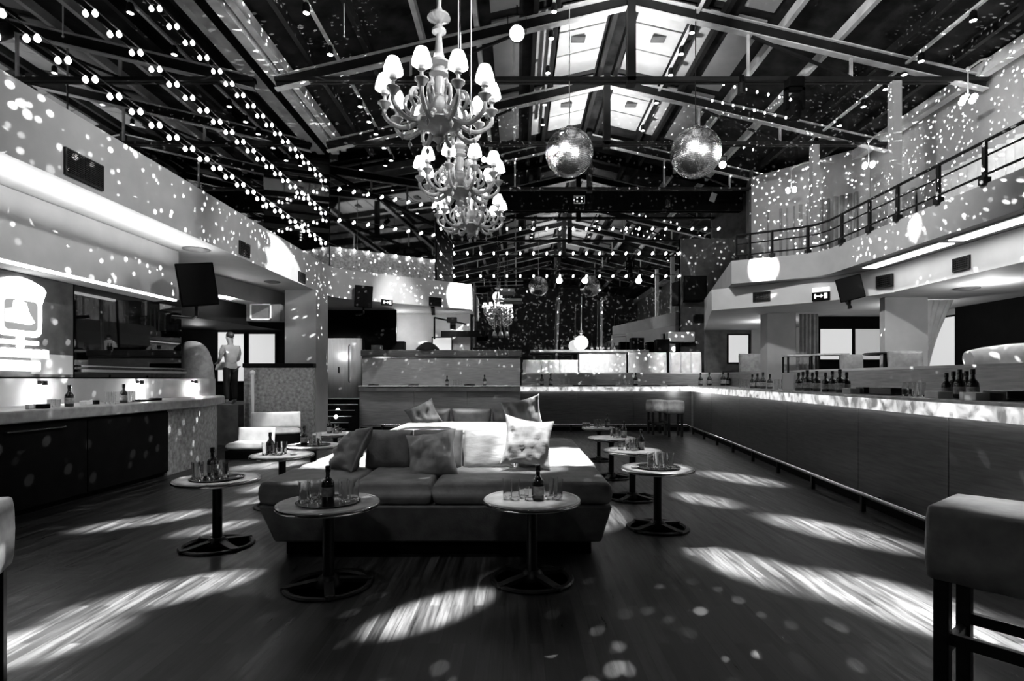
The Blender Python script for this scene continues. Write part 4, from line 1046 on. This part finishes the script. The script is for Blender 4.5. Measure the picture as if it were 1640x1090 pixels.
# ------------------------------------------------------------------ landing: parapet, bench, post, steps, door, chairs
pp = thing('parapet', 'grey stucco parapet of the raised landing with dark coping', 'wall panel', (-5.65, 13.05, 0))
link('panel', MB().box(-.70, .9, 0, .18, 0, 1.82), 'stucco', pp, bevel=.01)
link('coping', MB().box(-.72, .92, -.02, .2, 1.82, 1.92), 'black', pp, bevel=.01)
bn = thing('wall_bench', 'low padded bench against the front of the stucco parapet', 'bench', (-5.2, 12.25, 0), .4)
link('base', MB().box(-.55, .45, 0, .42, 0, .33), 'black', bn)
link('seat', placed(pad(1.02, .44, .14, 10, 12, .008, 1., 0, .1), T(-.05, .2, .40)), 'grey_vinyl', bn, sharp=2.)
link('backrest', placed(pad(1.02, .36, .12, 8, 12, .01, 4., 0, .1), T(-.05, .37, .64) @ R(84, 'X')), 'white_vinyl', bn, sharp=2.)
ar = thing('lounge_chair', 'low pale lounge chair with black base left of the bench', 'chair', (-5.25, 11.2, 0))
link('base', MB().box(-.42, .32, -.3, .3, 0, .16), 'black', ar, bevel=.01)
link('seat', placed(pad(.74, .6, .16, 8, 12, .01, 6., 0, .1), T(-.05, 0, .24)), 'white_vinyl', ar, sharp=2.)
link('backrest', placed(pad(.74, .3, .12, 8, 12, .01, 8., 0, .1), T(-.05, .24, .42) @ R(82, 'X')), 'white_vinyl', ar, sharp=2.)
po = thing('rope_post', 'slim pale rope post with ball top before the parapet', 'post', (-6.05, 12.86, 0))
link('pole', MB().cyl((0, 0, 0), .035, .02, 1.66, 12), 'paper', po)
link('foot', MB().lathe([(.14, 0), (.14, .015), (.04, .04), (0, .04)], 18), 'paper', po)
link('ball_top', MB().ball((0, 0, 1.7), .06, 12, 8), 'paper', po)
sp = thing('stair_flight', 'short dark flight of steps between the parapet and the booth', 'steps', (-5.4, 15.6, 0))
for k in range(6):
    y0 = k*.31
    stp = link('step', MB().box(-.62, .62, y0, 1.86, k*.158, (k+1)*.158-.002), 'black', sp)
    link('nosing', MB().box(-.62, .62, y0-.015, y0+.03, (k+1)*.158-.002, (k+1)*.158+.012), 'steel', stp)
for i, (px, py, Y) in enumerate(((538, 667, 16.0), (541, 656, 16.6))):
    tag(link('step_light', MB().ball((0, 0, 0), .05, 10, 8), 'lamp'), ['lower', 'upper'][i]+' round white lamp on the dark steps', 'light').location = at(px, py, Y)
dr = thing('door_1', 'curved stainless steel door at the top of the steps', 'door', (-5.62, 18.2, .95)); dr['kind'] = 'structure'
mb = MB(); NN = 16
vs_ = []
for k in range(NN+1):
    a = -.9+1.8*k/NN
    vs_ += [(.62*sin(a)/sin(.9), -.32*(cos(a)-cos(.9)), 0), (.62*sin(a)/sin(.9), -.32*(cos(a)-cos(.9)), 1.92)]
link('panel', mb.add(vs_, [(2*k, 2*k+2, 2*k+3, 2*k+1) for k in range(NN)]), 'steel_door', dr).modifiers.new('t', 'SOLIDIFY').thickness = .03
link('handle', MB().tube([(.25, -.2, .5), (.25, -.26, .55), (.25, -.26, 1.65), (.25, -.2, 1.7)], .018, 8), 'steel_dark', dr)
link('frame', MB().box(.62, .70, -.05, .05, 0, 2.0).box(-.7, .7, -.02, .05, 1.93, 2.0), 'black', dr)
link('lock_plate', MB().box(-.13, -.09, -.155, -.11, .8, 1.0), 'steel_dark', dr)
struct('trim_7', MB().box(-6.55, -6.28, 17.85, 17.9, 1.05, 2.75), 'white_vinyl')
struct('wall_door_side', MB().box(-6.4, -4.0, 18.6, 18.7, .95, 3.84), 'black')
ch = thing('tub_chair', 'round backed tub chair in the hall beyond the left bar', 'chair', (-7.75, 13.7, .95))
mb = MB(); vs_ = []; K = 18; Rr = 9
for i in range(Rr+1):
    v = i/Rr
    for k in range(K+1):
        a = -1.5+3.0*k/K
        h = 1.45*v*(sqrt(max(0, 1-(abs(a)/1.6)**2.6)))
        vs_.append((.40*sin(a), .34*cos(a)*(-1), .06+h))
link('shell', mb.add(vs_, [(i*(K+1)+k, i*(K+1)+k+1, (i+1)*(K+1)+k+1, (i+1)*(K+1)+k) for i in range(Rr) for k in range(K)]), 'grey_vinyl', ch).modifiers.new('t', 'SOLIDIFY').thickness = .05
link('seat', MB().cyl((0, 0, 0), .33, .0, .42, 20), 'white_vinyl', ch)
# framed slot on the dark hall wall
fs_ = link('wall_frame', MB().box(-.26, .26, -.03, 0, .17, .2).box(-.26, .26, -.03, 0, -.2, -.17).box(-.26, -.23, -.03, 0, -.2, .2).box(.23, .26, -.03, 0, -.2, .2), 'steel')
tag(fs_, 'empty pale rectangular frame high on the dark hall wall', 'frame').location = at(418, 499, 14.0)
struct('wall_hall_header', MB().box(-7.2, -5.9, 14.0, 14.3, 3.0, 3.42), 'plaster_dark')

# ------------------------------------------------------------------ person by the landing
def skin_body(name, joints, edges, m, parent, sub=2):
    me = bpy.data.meshes.new(name); keys = list(joints)
    me.from_pydata([joints[k][0] for k in keys], [(keys.index(a), keys.index(b)) for a, b in edges], [])
    o = bpy.data.objects.new(name, me); COL.objects.link(o); o.parent = parent
    md = o.modifiers.new('skin', 'SKIN'); md.use_smooth_shade = True
    for i, k in enumerate(keys):
        r = joints[k][1]; me.skin_vertices[0].data[i].radius = r if isinstance(r, tuple) else (r, r)
    me.skin_vertices[0].data[0].use_root = True
    s = o.modifiers.new('sub', 'SUBSURF'); s.levels = s.render_levels = sub
    me.materials.append(M[m]); return o
pe = thing('person', 'person in a pale short sleeved top and black trousers standing at the landing, arms forward', 'person', (-6.98, 13.7, .95), -2.13)
J = {'pel': ((0, 0, .93), (.13, .10)), 'wai': ((0, .01, 1.06), (.125, .09)), 'che': ((0, -.01, 1.28), (.15, .10)), 'nb': ((0, .0, 1.43), (.065, .06)), 'nt': ((0, -.03, 1.50), (.052, .052)), 'h1': ((0, -.05, 1.57), (.072, .085)), 'h2': ((0, -.05, 1.66), (.075, .09)), 'h3': ((0, -.04, 1.72), (.05, .06)),
     'nose': ((0, -.135, 1.60), (.014, .014)), 'earl': ((-.082, -.04, 1.6), .016), 'earr': ((.082, -.04, 1.6), .016)}
E = [('pel', 'wai'), ('wai', 'che'), ('che', 'nb'), ('nb', 'nt'), ('nt', 'h1'), ('h1', 'h2'), ('h2', 'h3'), ('h1', 'nose'), ('h1', 'earl'), ('h1', 'earr')]
for s, n in ((-1, 'l'), (1, 'r')):
    J.update({'sh'+n: ((s*.18, 0, 1.37), .06), 'el'+n: ((s*.24, -.04, 1.10), .042), 'wr'+n: ((s*.17, -.25, 1.0), .03), 'pa'+n: ((s*.15, -.32, .99), (.034, .02)),
              'hp'+n: ((s*.09, 0, .86), .09), 'kn'+n: ((s*.10, -.01, .48), .06), 'an'+n: ((s*.10, .02, .08), .042), 'to'+n: ((s*.11, -.14, .035), (.042, .03))})
    E += [('che', 'sh'+n), ('sh'+n, 'el'+n), ('el'+n, 'wr'+n), ('wr'+n, 'pa'+n), ('pel', 'hp'+n), ('hp'+n, 'kn'+n), ('kn'+n, 'an'+n), ('an'+n, 'to'+n)]
    for f in range(4):
        x = s*(.15-.022+.015*f)
        J['f%d%s' % (f, n)] = ((x, -.37-.008*(f in (1, 2)), .985), .009); J['g%d%s' % (f, n)] = ((x, -.40-.01*(f in (1, 2)), .965), .008)
        E += [('pa'+n, 'f%d%s' % (f, n)), ('f%d%s' % (f, n), 'g%d%s' % (f, n))]
    J['t'+n] = ((s*.105, -.32, 1.0), .01); E.append(('pa'+n, 't'+n))
skin_body('body', J, E, 'skin', pe)
skin_body('shirt', {'a': ((0, 0, .93), (.155, .125)), 'b': ((0, .01, 1.08), (.145, .11)), 'c': ((0, -.01, 1.28), (.172, .122)), 'd': ((0, 0, 1.41), (.095, .085)),
                    'e': ((-.185, 0, 1.37), .078), 'f': ((-.235, -.035, 1.16), .062), 'g': ((.185, 0, 1.37), .078), 'h': ((.235, -.035, 1.16), .062)},
          [('a', 'b'), ('b', 'c'), ('c', 'd'), ('c', 'e'), ('e', 'f'), ('c', 'g'), ('g', 'h')], 'shirt', pe)
skin_body('trousers', {'a': ((0, 0, .95), (.15, .12)), 'b': ((-.09, 0, .84), .108), 'c': ((-.10, -.01, .48), .078), 'd': ((-.10, .02, .09), .062), 'e': ((.09, 0, .84), .108), 'f': ((.10, -.01, .48), .078), 'g': ((.10, .02, .09), .062)},
          [('a', 'b'), ('b', 'c'), ('c', 'd'), ('a', 'e'), ('e', 'f'), ('f', 'g')], 'trousers', pe)
link('hair', MB().ball((0, -.025, 1.675), .1, 16, 10, (.92, 1.05, .85)), 'hair', pe)
for s in (-1, 1): link('eye', MB().ball((s*.032, -.128, 1.625), .012, 8, 6), 'black_gloss', pe)
link('mouth', MB().ball((0, -.128, 1.555), .02, 8, 6, (1.2, .4, .3)), 'trousers', pe)
tw = tag(link('folded_cloth', placed(pad(.2, .22, .06, 6, 10, .02, 2., 0, .1), R(60, 'X')), 'paper'), 'white cloth held by the person at the landing', 'cloth'); tw.location = (-6.68, 13.5, 0)
tw.location = pe.matrix_world @ Vector((0, 0, 0)) if False else Vector((-6.98, 13.7, .95))+Matrix.Rotation(-2.13, 3, 'Z') @ Vector((0, -.45, .93))

# pale poles, pipe frame and light bars in front of the back mirror
for i, (px, x2) in enumerate(((889, 895), (962, 964))):
    a_, b_ = at(px, 546, 19.9), at(x2, 476, 19.9); a_.z = ZP
    tag(link('lighting_pole', MB().tube([a_, b_], .045, 10).cyl((a_.x, a_.y, 0), .16, ZP, ZP+.03, 16), 'plaster'), ['left', 'right'][i]+' pale pole standing before the back mirror', 'pole')
o = tag(link('wire_frame', MB().tube([(-.35, 0, 0), (-.35, 0, .62), (.36, 0, .66), (.36, 0, .02), (-.35, 0, 0)], .014, 6).bar((-.3, 0, 0), (-.3, 0, -1.2), .02).bar((.3, 0, 0), (.3, 0, -1.2), .02), 'plaster'), 'thin square wire frame on legs before the back mirror', 'frame')
o.location = (at(996, 530, 19.75).x, 19.75, ZP+1.2)
pf = thing('pipe_rack', 'pale pipe rack with two light bars right of the left ledge end', 'rack', (-1.0, 19.9, 2.46))
def q_(px, py): 
    v = at(px, py, 19.9); return v-Vector((-1.0, 19.9, 2.46))
link('pipe', MB().tube([q_(759, 560), q_(759, 452)], .022, 6), 'plaster', pf)
link('pipe', MB().tube([q_(759, 452), q_(838, 450)], .014, 6), 'plaster', pf)
link('pipe', MB().tube([q_(776, 488), q_(778, 500), q_(792, 502), q_(792, 530)], .018, 6), 'plaster', pf)
link('pipe', MB().tube([q_(759, 470), q_(781, 470), q_(781, 488), q_(762, 488)], .016, 6), 'plaster', pf)
for px in (802, 808, 815): link('pipe', MB().tube([q_(px, 492), q_(px, 532)], .012, 6), 'plaster', pf)
link('pipe', MB().tube([q_(800, 450), q_(800, 482)], .014, 6), 'plaster', pf)
for (x0_, y0_), (x1_, y1_) in (((799, 467), (824, 462)), ((799, 482), (836, 478))):
    a_, b_ = q_(x0_, y0_), q_(x1_, y1_)
    link('light_bar', MB().box(a_.x, b_.x, -.04, .02, a_.z, b_.z), 'white_vinyl', pf)
for i, px in enumerate((790, 800, 810)): link('reflection_blob', MB().lathe([(.0, .1), (.05, .1), (.09, -.06), (.07, -.06), (0, .04)], 12, q_(px+2, 535)), 'white_vinyl', pf)  # white cups added for the chandeliers' reflected blobs
# ------------------------------------------------------------------ lights
def spot(loc, aim, P, half, blend=.5, r=.05, name='spot'):
    l = bpy.data.lights.new(name, 'SPOT'); l.energy = P; l.spot_size = 2*radians(half); l.spot_blend = blend; l.shadow_soft_size = r
    o = bpy.data.objects.new(name, l); COL.objects.link(o); o.location = loc
    o.rotation_euler = (Vector(aim)-Vector(loc)).to_track_quat('-Z', 'Y').to_euler(); return o
def point(loc, P, r=.05, name='point'):
    l = bpy.data.lights.new(name, 'POINT'); l.energy = P; l.shadow_soft_size = r
    o = bpy.data.objects.new(name, l); COL.objects.link(o); o.location = loc; return o
def area(loc, rot, P, sx_, sy_, name='area'):
    l = bpy.data.lights.new(name, 'AREA'); l.energy = P; l.shape = 'RECTANGLE'; l.size = sx_; l.size_y = sy_
    o = bpy.data.objects.new(name, l); COL.objects.link(o); o.location = loc; o.rotation_euler = rot; return o
def fl(px, py, z=0.):
    Y = FOC*(EYE-z)/(py-HY); return Vector(((px-CX)/FOC*Y, Y, z))
KP = 60.
# pools on the floor, from the trusses and the roof
pools = [((270, 948), .62, 1.1, .5, 'L'), ((240, 832), .62, .8, .5, 'L'), ((345, 845), .42, .7, .6, 'L'), ((690, 980), .5, 1., .5, 'L'), ((1215, 912), .7, .8, .55, 'R'), ((1130, 800), .6, .5, .6, 'R'), ((1330, 850), .85, .9, .45, 'R'),
         ((60, 1030), .5, .9, .7, 'L'), ((1440, 965), .8, 1., .6, 'R'), ((470, 775), .8, .9, .6, 'L'), ((430, 745), .8, .8, .6, 'L'), ((1180, 765), .9, .5, .5, 'R'), ((420, 800), .5, .5, .6, 'L'), ((1560, 1010), .5, .7, .7, 'R')]
for (px, py), r, k, asp, sd in pools:
    t = fl(px, py); h = Vector((.7, .75, 0)) if sd == 'L' else Vector((-.5, .87, 0))
    src = t+h*((5.2 if t.y < 7 else 2.5) if (px, py) not in ((690, 980),) else -5.); src.z = 7.6
    d = (t-src).length; c_ = 7.6/d
    o = spot(src, t, KP*20*k*d*d, math.degrees(math.atan(r/d)), .9, .04, 'pool'); o.scale = (asp, 1., 1.)
# on the sofa
def aimed(p, src, r, k, blend=.6, name='beam'):
    p, src = Vector(p), Vector(src); d = (p-src).length
    return spot(src, p, KP*k*d*d, math.degrees(math.atan(r/d)), blend, .03, name)
aimed((-.75, 6.9, .97), (-.8, 8.6, 7.6), 1.0, 2.2)
aimed((.15, 5.6, 1.0), (.8, 4.6, 7.6), .42, 1.8)
aimed((.6, 6.6, .64), (1.6, 8.6, 7.6), .8, 7.)
aimed((-.3, 5.7, .8), (-.6, 4.0, 7.4), .45, 1.2)
aimed((-1.95, 6.2, .64), (-2.6, 8.6, 7.6), .65, 4.)
aimed((-1.0, 5.3, .7), (-1.6, 4.4, 7.5), 1.1, .12)
# hard edged beams on the ledges
aimed((-1.75, 18.3, 4.25), (2.5, 11.8, 7.4), .62, 2.2, .03)
aimed((XL, 12.4, 4.1), (2.0, 8.6, 7.4), .5, 1.6, .15).scale = (2.2, 1, 1)
aimed((5.35, 12.2, 3.95), (3.0, 8.6, 7.0), .32, 2., .03)
aimed((6.3, 8.9, 3.95), (3.0, 8.6, 7.0), .16, 2., .05)
aimed((7.2, 17.4, 5.0), (3.0, 11.8, 7.4), .5, .25, .3)
# added dotted point lamps stand in for the mirror balls' reflections
def dots(loc, P, scale, size, name):
    l = bpy.data.lights.new(name, 'POINT'); l.energy = P; l.shadow_soft_size = 0.0; l.use_nodes = True
    N, L = l.node_tree.nodes, l.node_tree.links
    em = N['Emission']; g = N.new('ShaderNodeNewGeometry'); v = N.new('ShaderNodeTexVoronoi'); v.inputs['Scale'].default_value = scale; v.inputs['Randomness'].default_value = 1.
    L.new(g.outputs['Incoming'], v.inputs['Vector'])
    r = N.new('ShaderNodeMapRange'); r.inputs[1].default_value = size; r.inputs[2].default_value = size*.65; r.inputs[3].default_value = 0; r.inputs[4].default_value = 1.
    L.new(v.outputs['Distance'], r.inputs[0])
    w_ = N.new('ShaderNodeTexWhiteNoise'); L.new(v.outputs['Position'], w_.inputs['Vector'])
    pw = N.new('ShaderNodeMath'); pw.operation = 'POWER'; pw.inputs[1].default_value = 1.1; L.new(w_.outputs['Value'], pw.inputs[0])
    ml = N.new('ShaderNodeMath'); ml.operation = 'MULTIPLY'; L.new(r.outputs[0], ml.inputs[0]); L.new(pw.outputs[0], ml.inputs[1])
    sp = N.new('ShaderNodeSeparateXYZ'); L.new(g.outputs['Incoming'], sp.inputs[0])
    ab = N.new('ShaderNodeMath'); ab.operation = 'ABSOLUTE'; L.new(sp.outputs['Z'], ab.inputs[0])
    fz = N.new('ShaderNodeMapRange'); fz.inputs[1].default_value = .38; fz.inputs[2].default_value = .62; fz.inputs[3].default_value = 1.; fz.inputs[4].default_value = .012; L.new(ab.outputs[0], fz.inputs[0])
    m4 = N.new('ShaderNodeMath'); m4.operation = 'MULTIPLY'; L.new(ml.outputs[0], m4.inputs[0]); L.new(fz.outputs[0], m4.inputs[1])
    L.new(m4.outputs[0], em.inputs['Strength'])
    o = bpy.data.objects.new(name, l); COL.objects.link(o); o.location = loc
dots(ball1+Vector((-.62, -.3, -.1)), 19000, 50, .28, 'sparkle_stand_in')
dots(ball2+Vector((.64, -.3, -.1)), 19000, 50, .28, 'sparkle_stand_in')
# added fill washes that lift the greys of ledge and walls
spot((2.5, 5.4, 7.5), (XL, 9.5, 4.3), 1900, 32, .8, .2, 'wash')
spot((0.5, 5.4, 7.5), (8.5, 13.0, 5.2), 2300, 34, .8, .2, 'wash')
spot((1.0, 8.0, 7.5), (-3.5, 17.2, 4.2), 1200, 18, .8, .2, 'wash')
# unseen upward lamp added under the left soffit; lights at the lower right bulkhead
area((-5.55, 6.2, 3.5), (pi, 0, 0), 60, .18, 7.5, 'soffit_fill')
for y0, y1 in ((8.62, 10.6), (6.75, 8.5)):
    area((6.62, (y0+y1)/2, 3.61), (0, 0, 0), 8, .2, y1-y0, 'linear')
# under the bar edge
for a, b in ((2.4, 9.5), (9.5, 16.7)):
    m_ = (a+b)/2
    area((bx_(m_)+.045, m_, 1.185), (0, 0, -math.atan(.0969)), 5*(b-a)/7., .05, b-a, 'under_bar')
area(((XE+.1)/2, YC+.06, 1.185), (0, 0, 0), 3, XE-.2, .05, 'under_bar')
point((XE-.35, YC-.4, 1.15), 7, .1, 'corner')
# roof uplights in each bay
for Y in (7.1, 10.3, 13.4, 16.8):
    spot((XC, Y, 7.85), (XC, Y, 10), 330, 68, .6, .1, 'uplight')
# truss glow
for c in ((-1.0, 7.2), (-1.0, 9.8), (-1.0, 12.0)):
    point((c[0], c[1], 5.75), 8, .25, 'chandelier_glow')
# terrace and bar washes
aimed((2.9, 18.9, 2.1), (2.4, 15.0, 7.5), 1.3, .7)
aimed((5.6, 18.6, 2.1), (5.0, 15.0, 7.5), 1.3, .7)
aimed((1.1, 18.5, 2.0), (.5, 15.0, 7.5), .9, .5)
point((8.4, 12.0, 2.9), 30, .1, 'terrace')
point((7.9, 9.4, 2.9), 30, .1, 'terrace')
point((7.0, 15.6, 2.9), 40, .1, 'terrace')
aimed((9.9, 9.8, 5.2), (4.0, 7.0, 7.4), 2.6, .35)
# left bar wall lamps
for c in lb_spots: point((c[0]+.11, c[1], c[2]-.14), 12, .02, 'bar_lamp')
# hall and back left
point((-8.2, 14.4, 2.6), 30, .1, 'hall'); point((-6.6, 12.8, 3.3), 25, .1, 'downlight')
point((-4.0, 18.9, 3.2), 40, .1, 'back_left'); point((-2.2, 18.8, 3.2), 20, .1, 'back_left')
spot((-6.0, 16.6, 3.7), (-5.7, 18.1, 1.8), 160, 40, .6, .3, 'door')
spot((-3.0, 15.04, 7.6), (-3.6, 17.5, 1.8), 2600, 15, .9, .1, 'booth')
spot((-1.0, 14.0, 7.6), (-1.0, 17.5, 1.6), 1800, 15, .9, .1, 'booth')
# beams striking the mirror balls
aimed(ball1, (-1.5, 6.0, 7.0), .55, 4., .3, 'ball_beam'); aimed(ball1, (4.0, 5.0, 4.0), .55, 3., .3, 'ball_beam')
aimed(ball2, (1.0, 6.0, 7.0), .55, 4., .3, 'ball_beam'); aimed(ball2, (5.5, 5.5, 5.0), .55, 3., .3, 'ball_beam')

for x, y, k in ((1.46, 5.87, .9), (1.51, 7.33, .8), (1.49, 8.9, .4), (1.52, 10.75, 1.2), (-2.88, 6.9, .9), (-2.84, 7.9, .35), (-2.8, 5.24, .3), (.05, 4.4, .45), (-3.1, 9.6, .4)):
    aimed((x, y, .63), (x*.7, y+1.2, 7.7), .36, k, .4, 'table_beam')
aimed((-5.2, 11.4, .35), (-2.6, 8.6, 7.6), .6, 1.2)
aimed((-5.2, 12.5, .5), (-2.6, 10.6, 7.6), .5, .8)
aimed((2.2, 19.0, 2.3), (2.4, 14.0, 7.5), 1.2, .8)

aimed((-.7, 4.9, .3), (-1.2, -3.0, 7.0), 1.7, .035, .9).data.shadow_soft_size = .5  # unseen fill spot added behind the camera for the sofa front
aimed((4.2, 15.4, 1.1), (2.5, 11.9, 7.6), .5, .5)

aimed((2.32, 2.62, .97), (3.2, 4.6, 7.6), .34, .8, .8)
aimed((-2.6, 2.7, .97), (-3.6, 4.4, 7.6), .3, .4, .8)
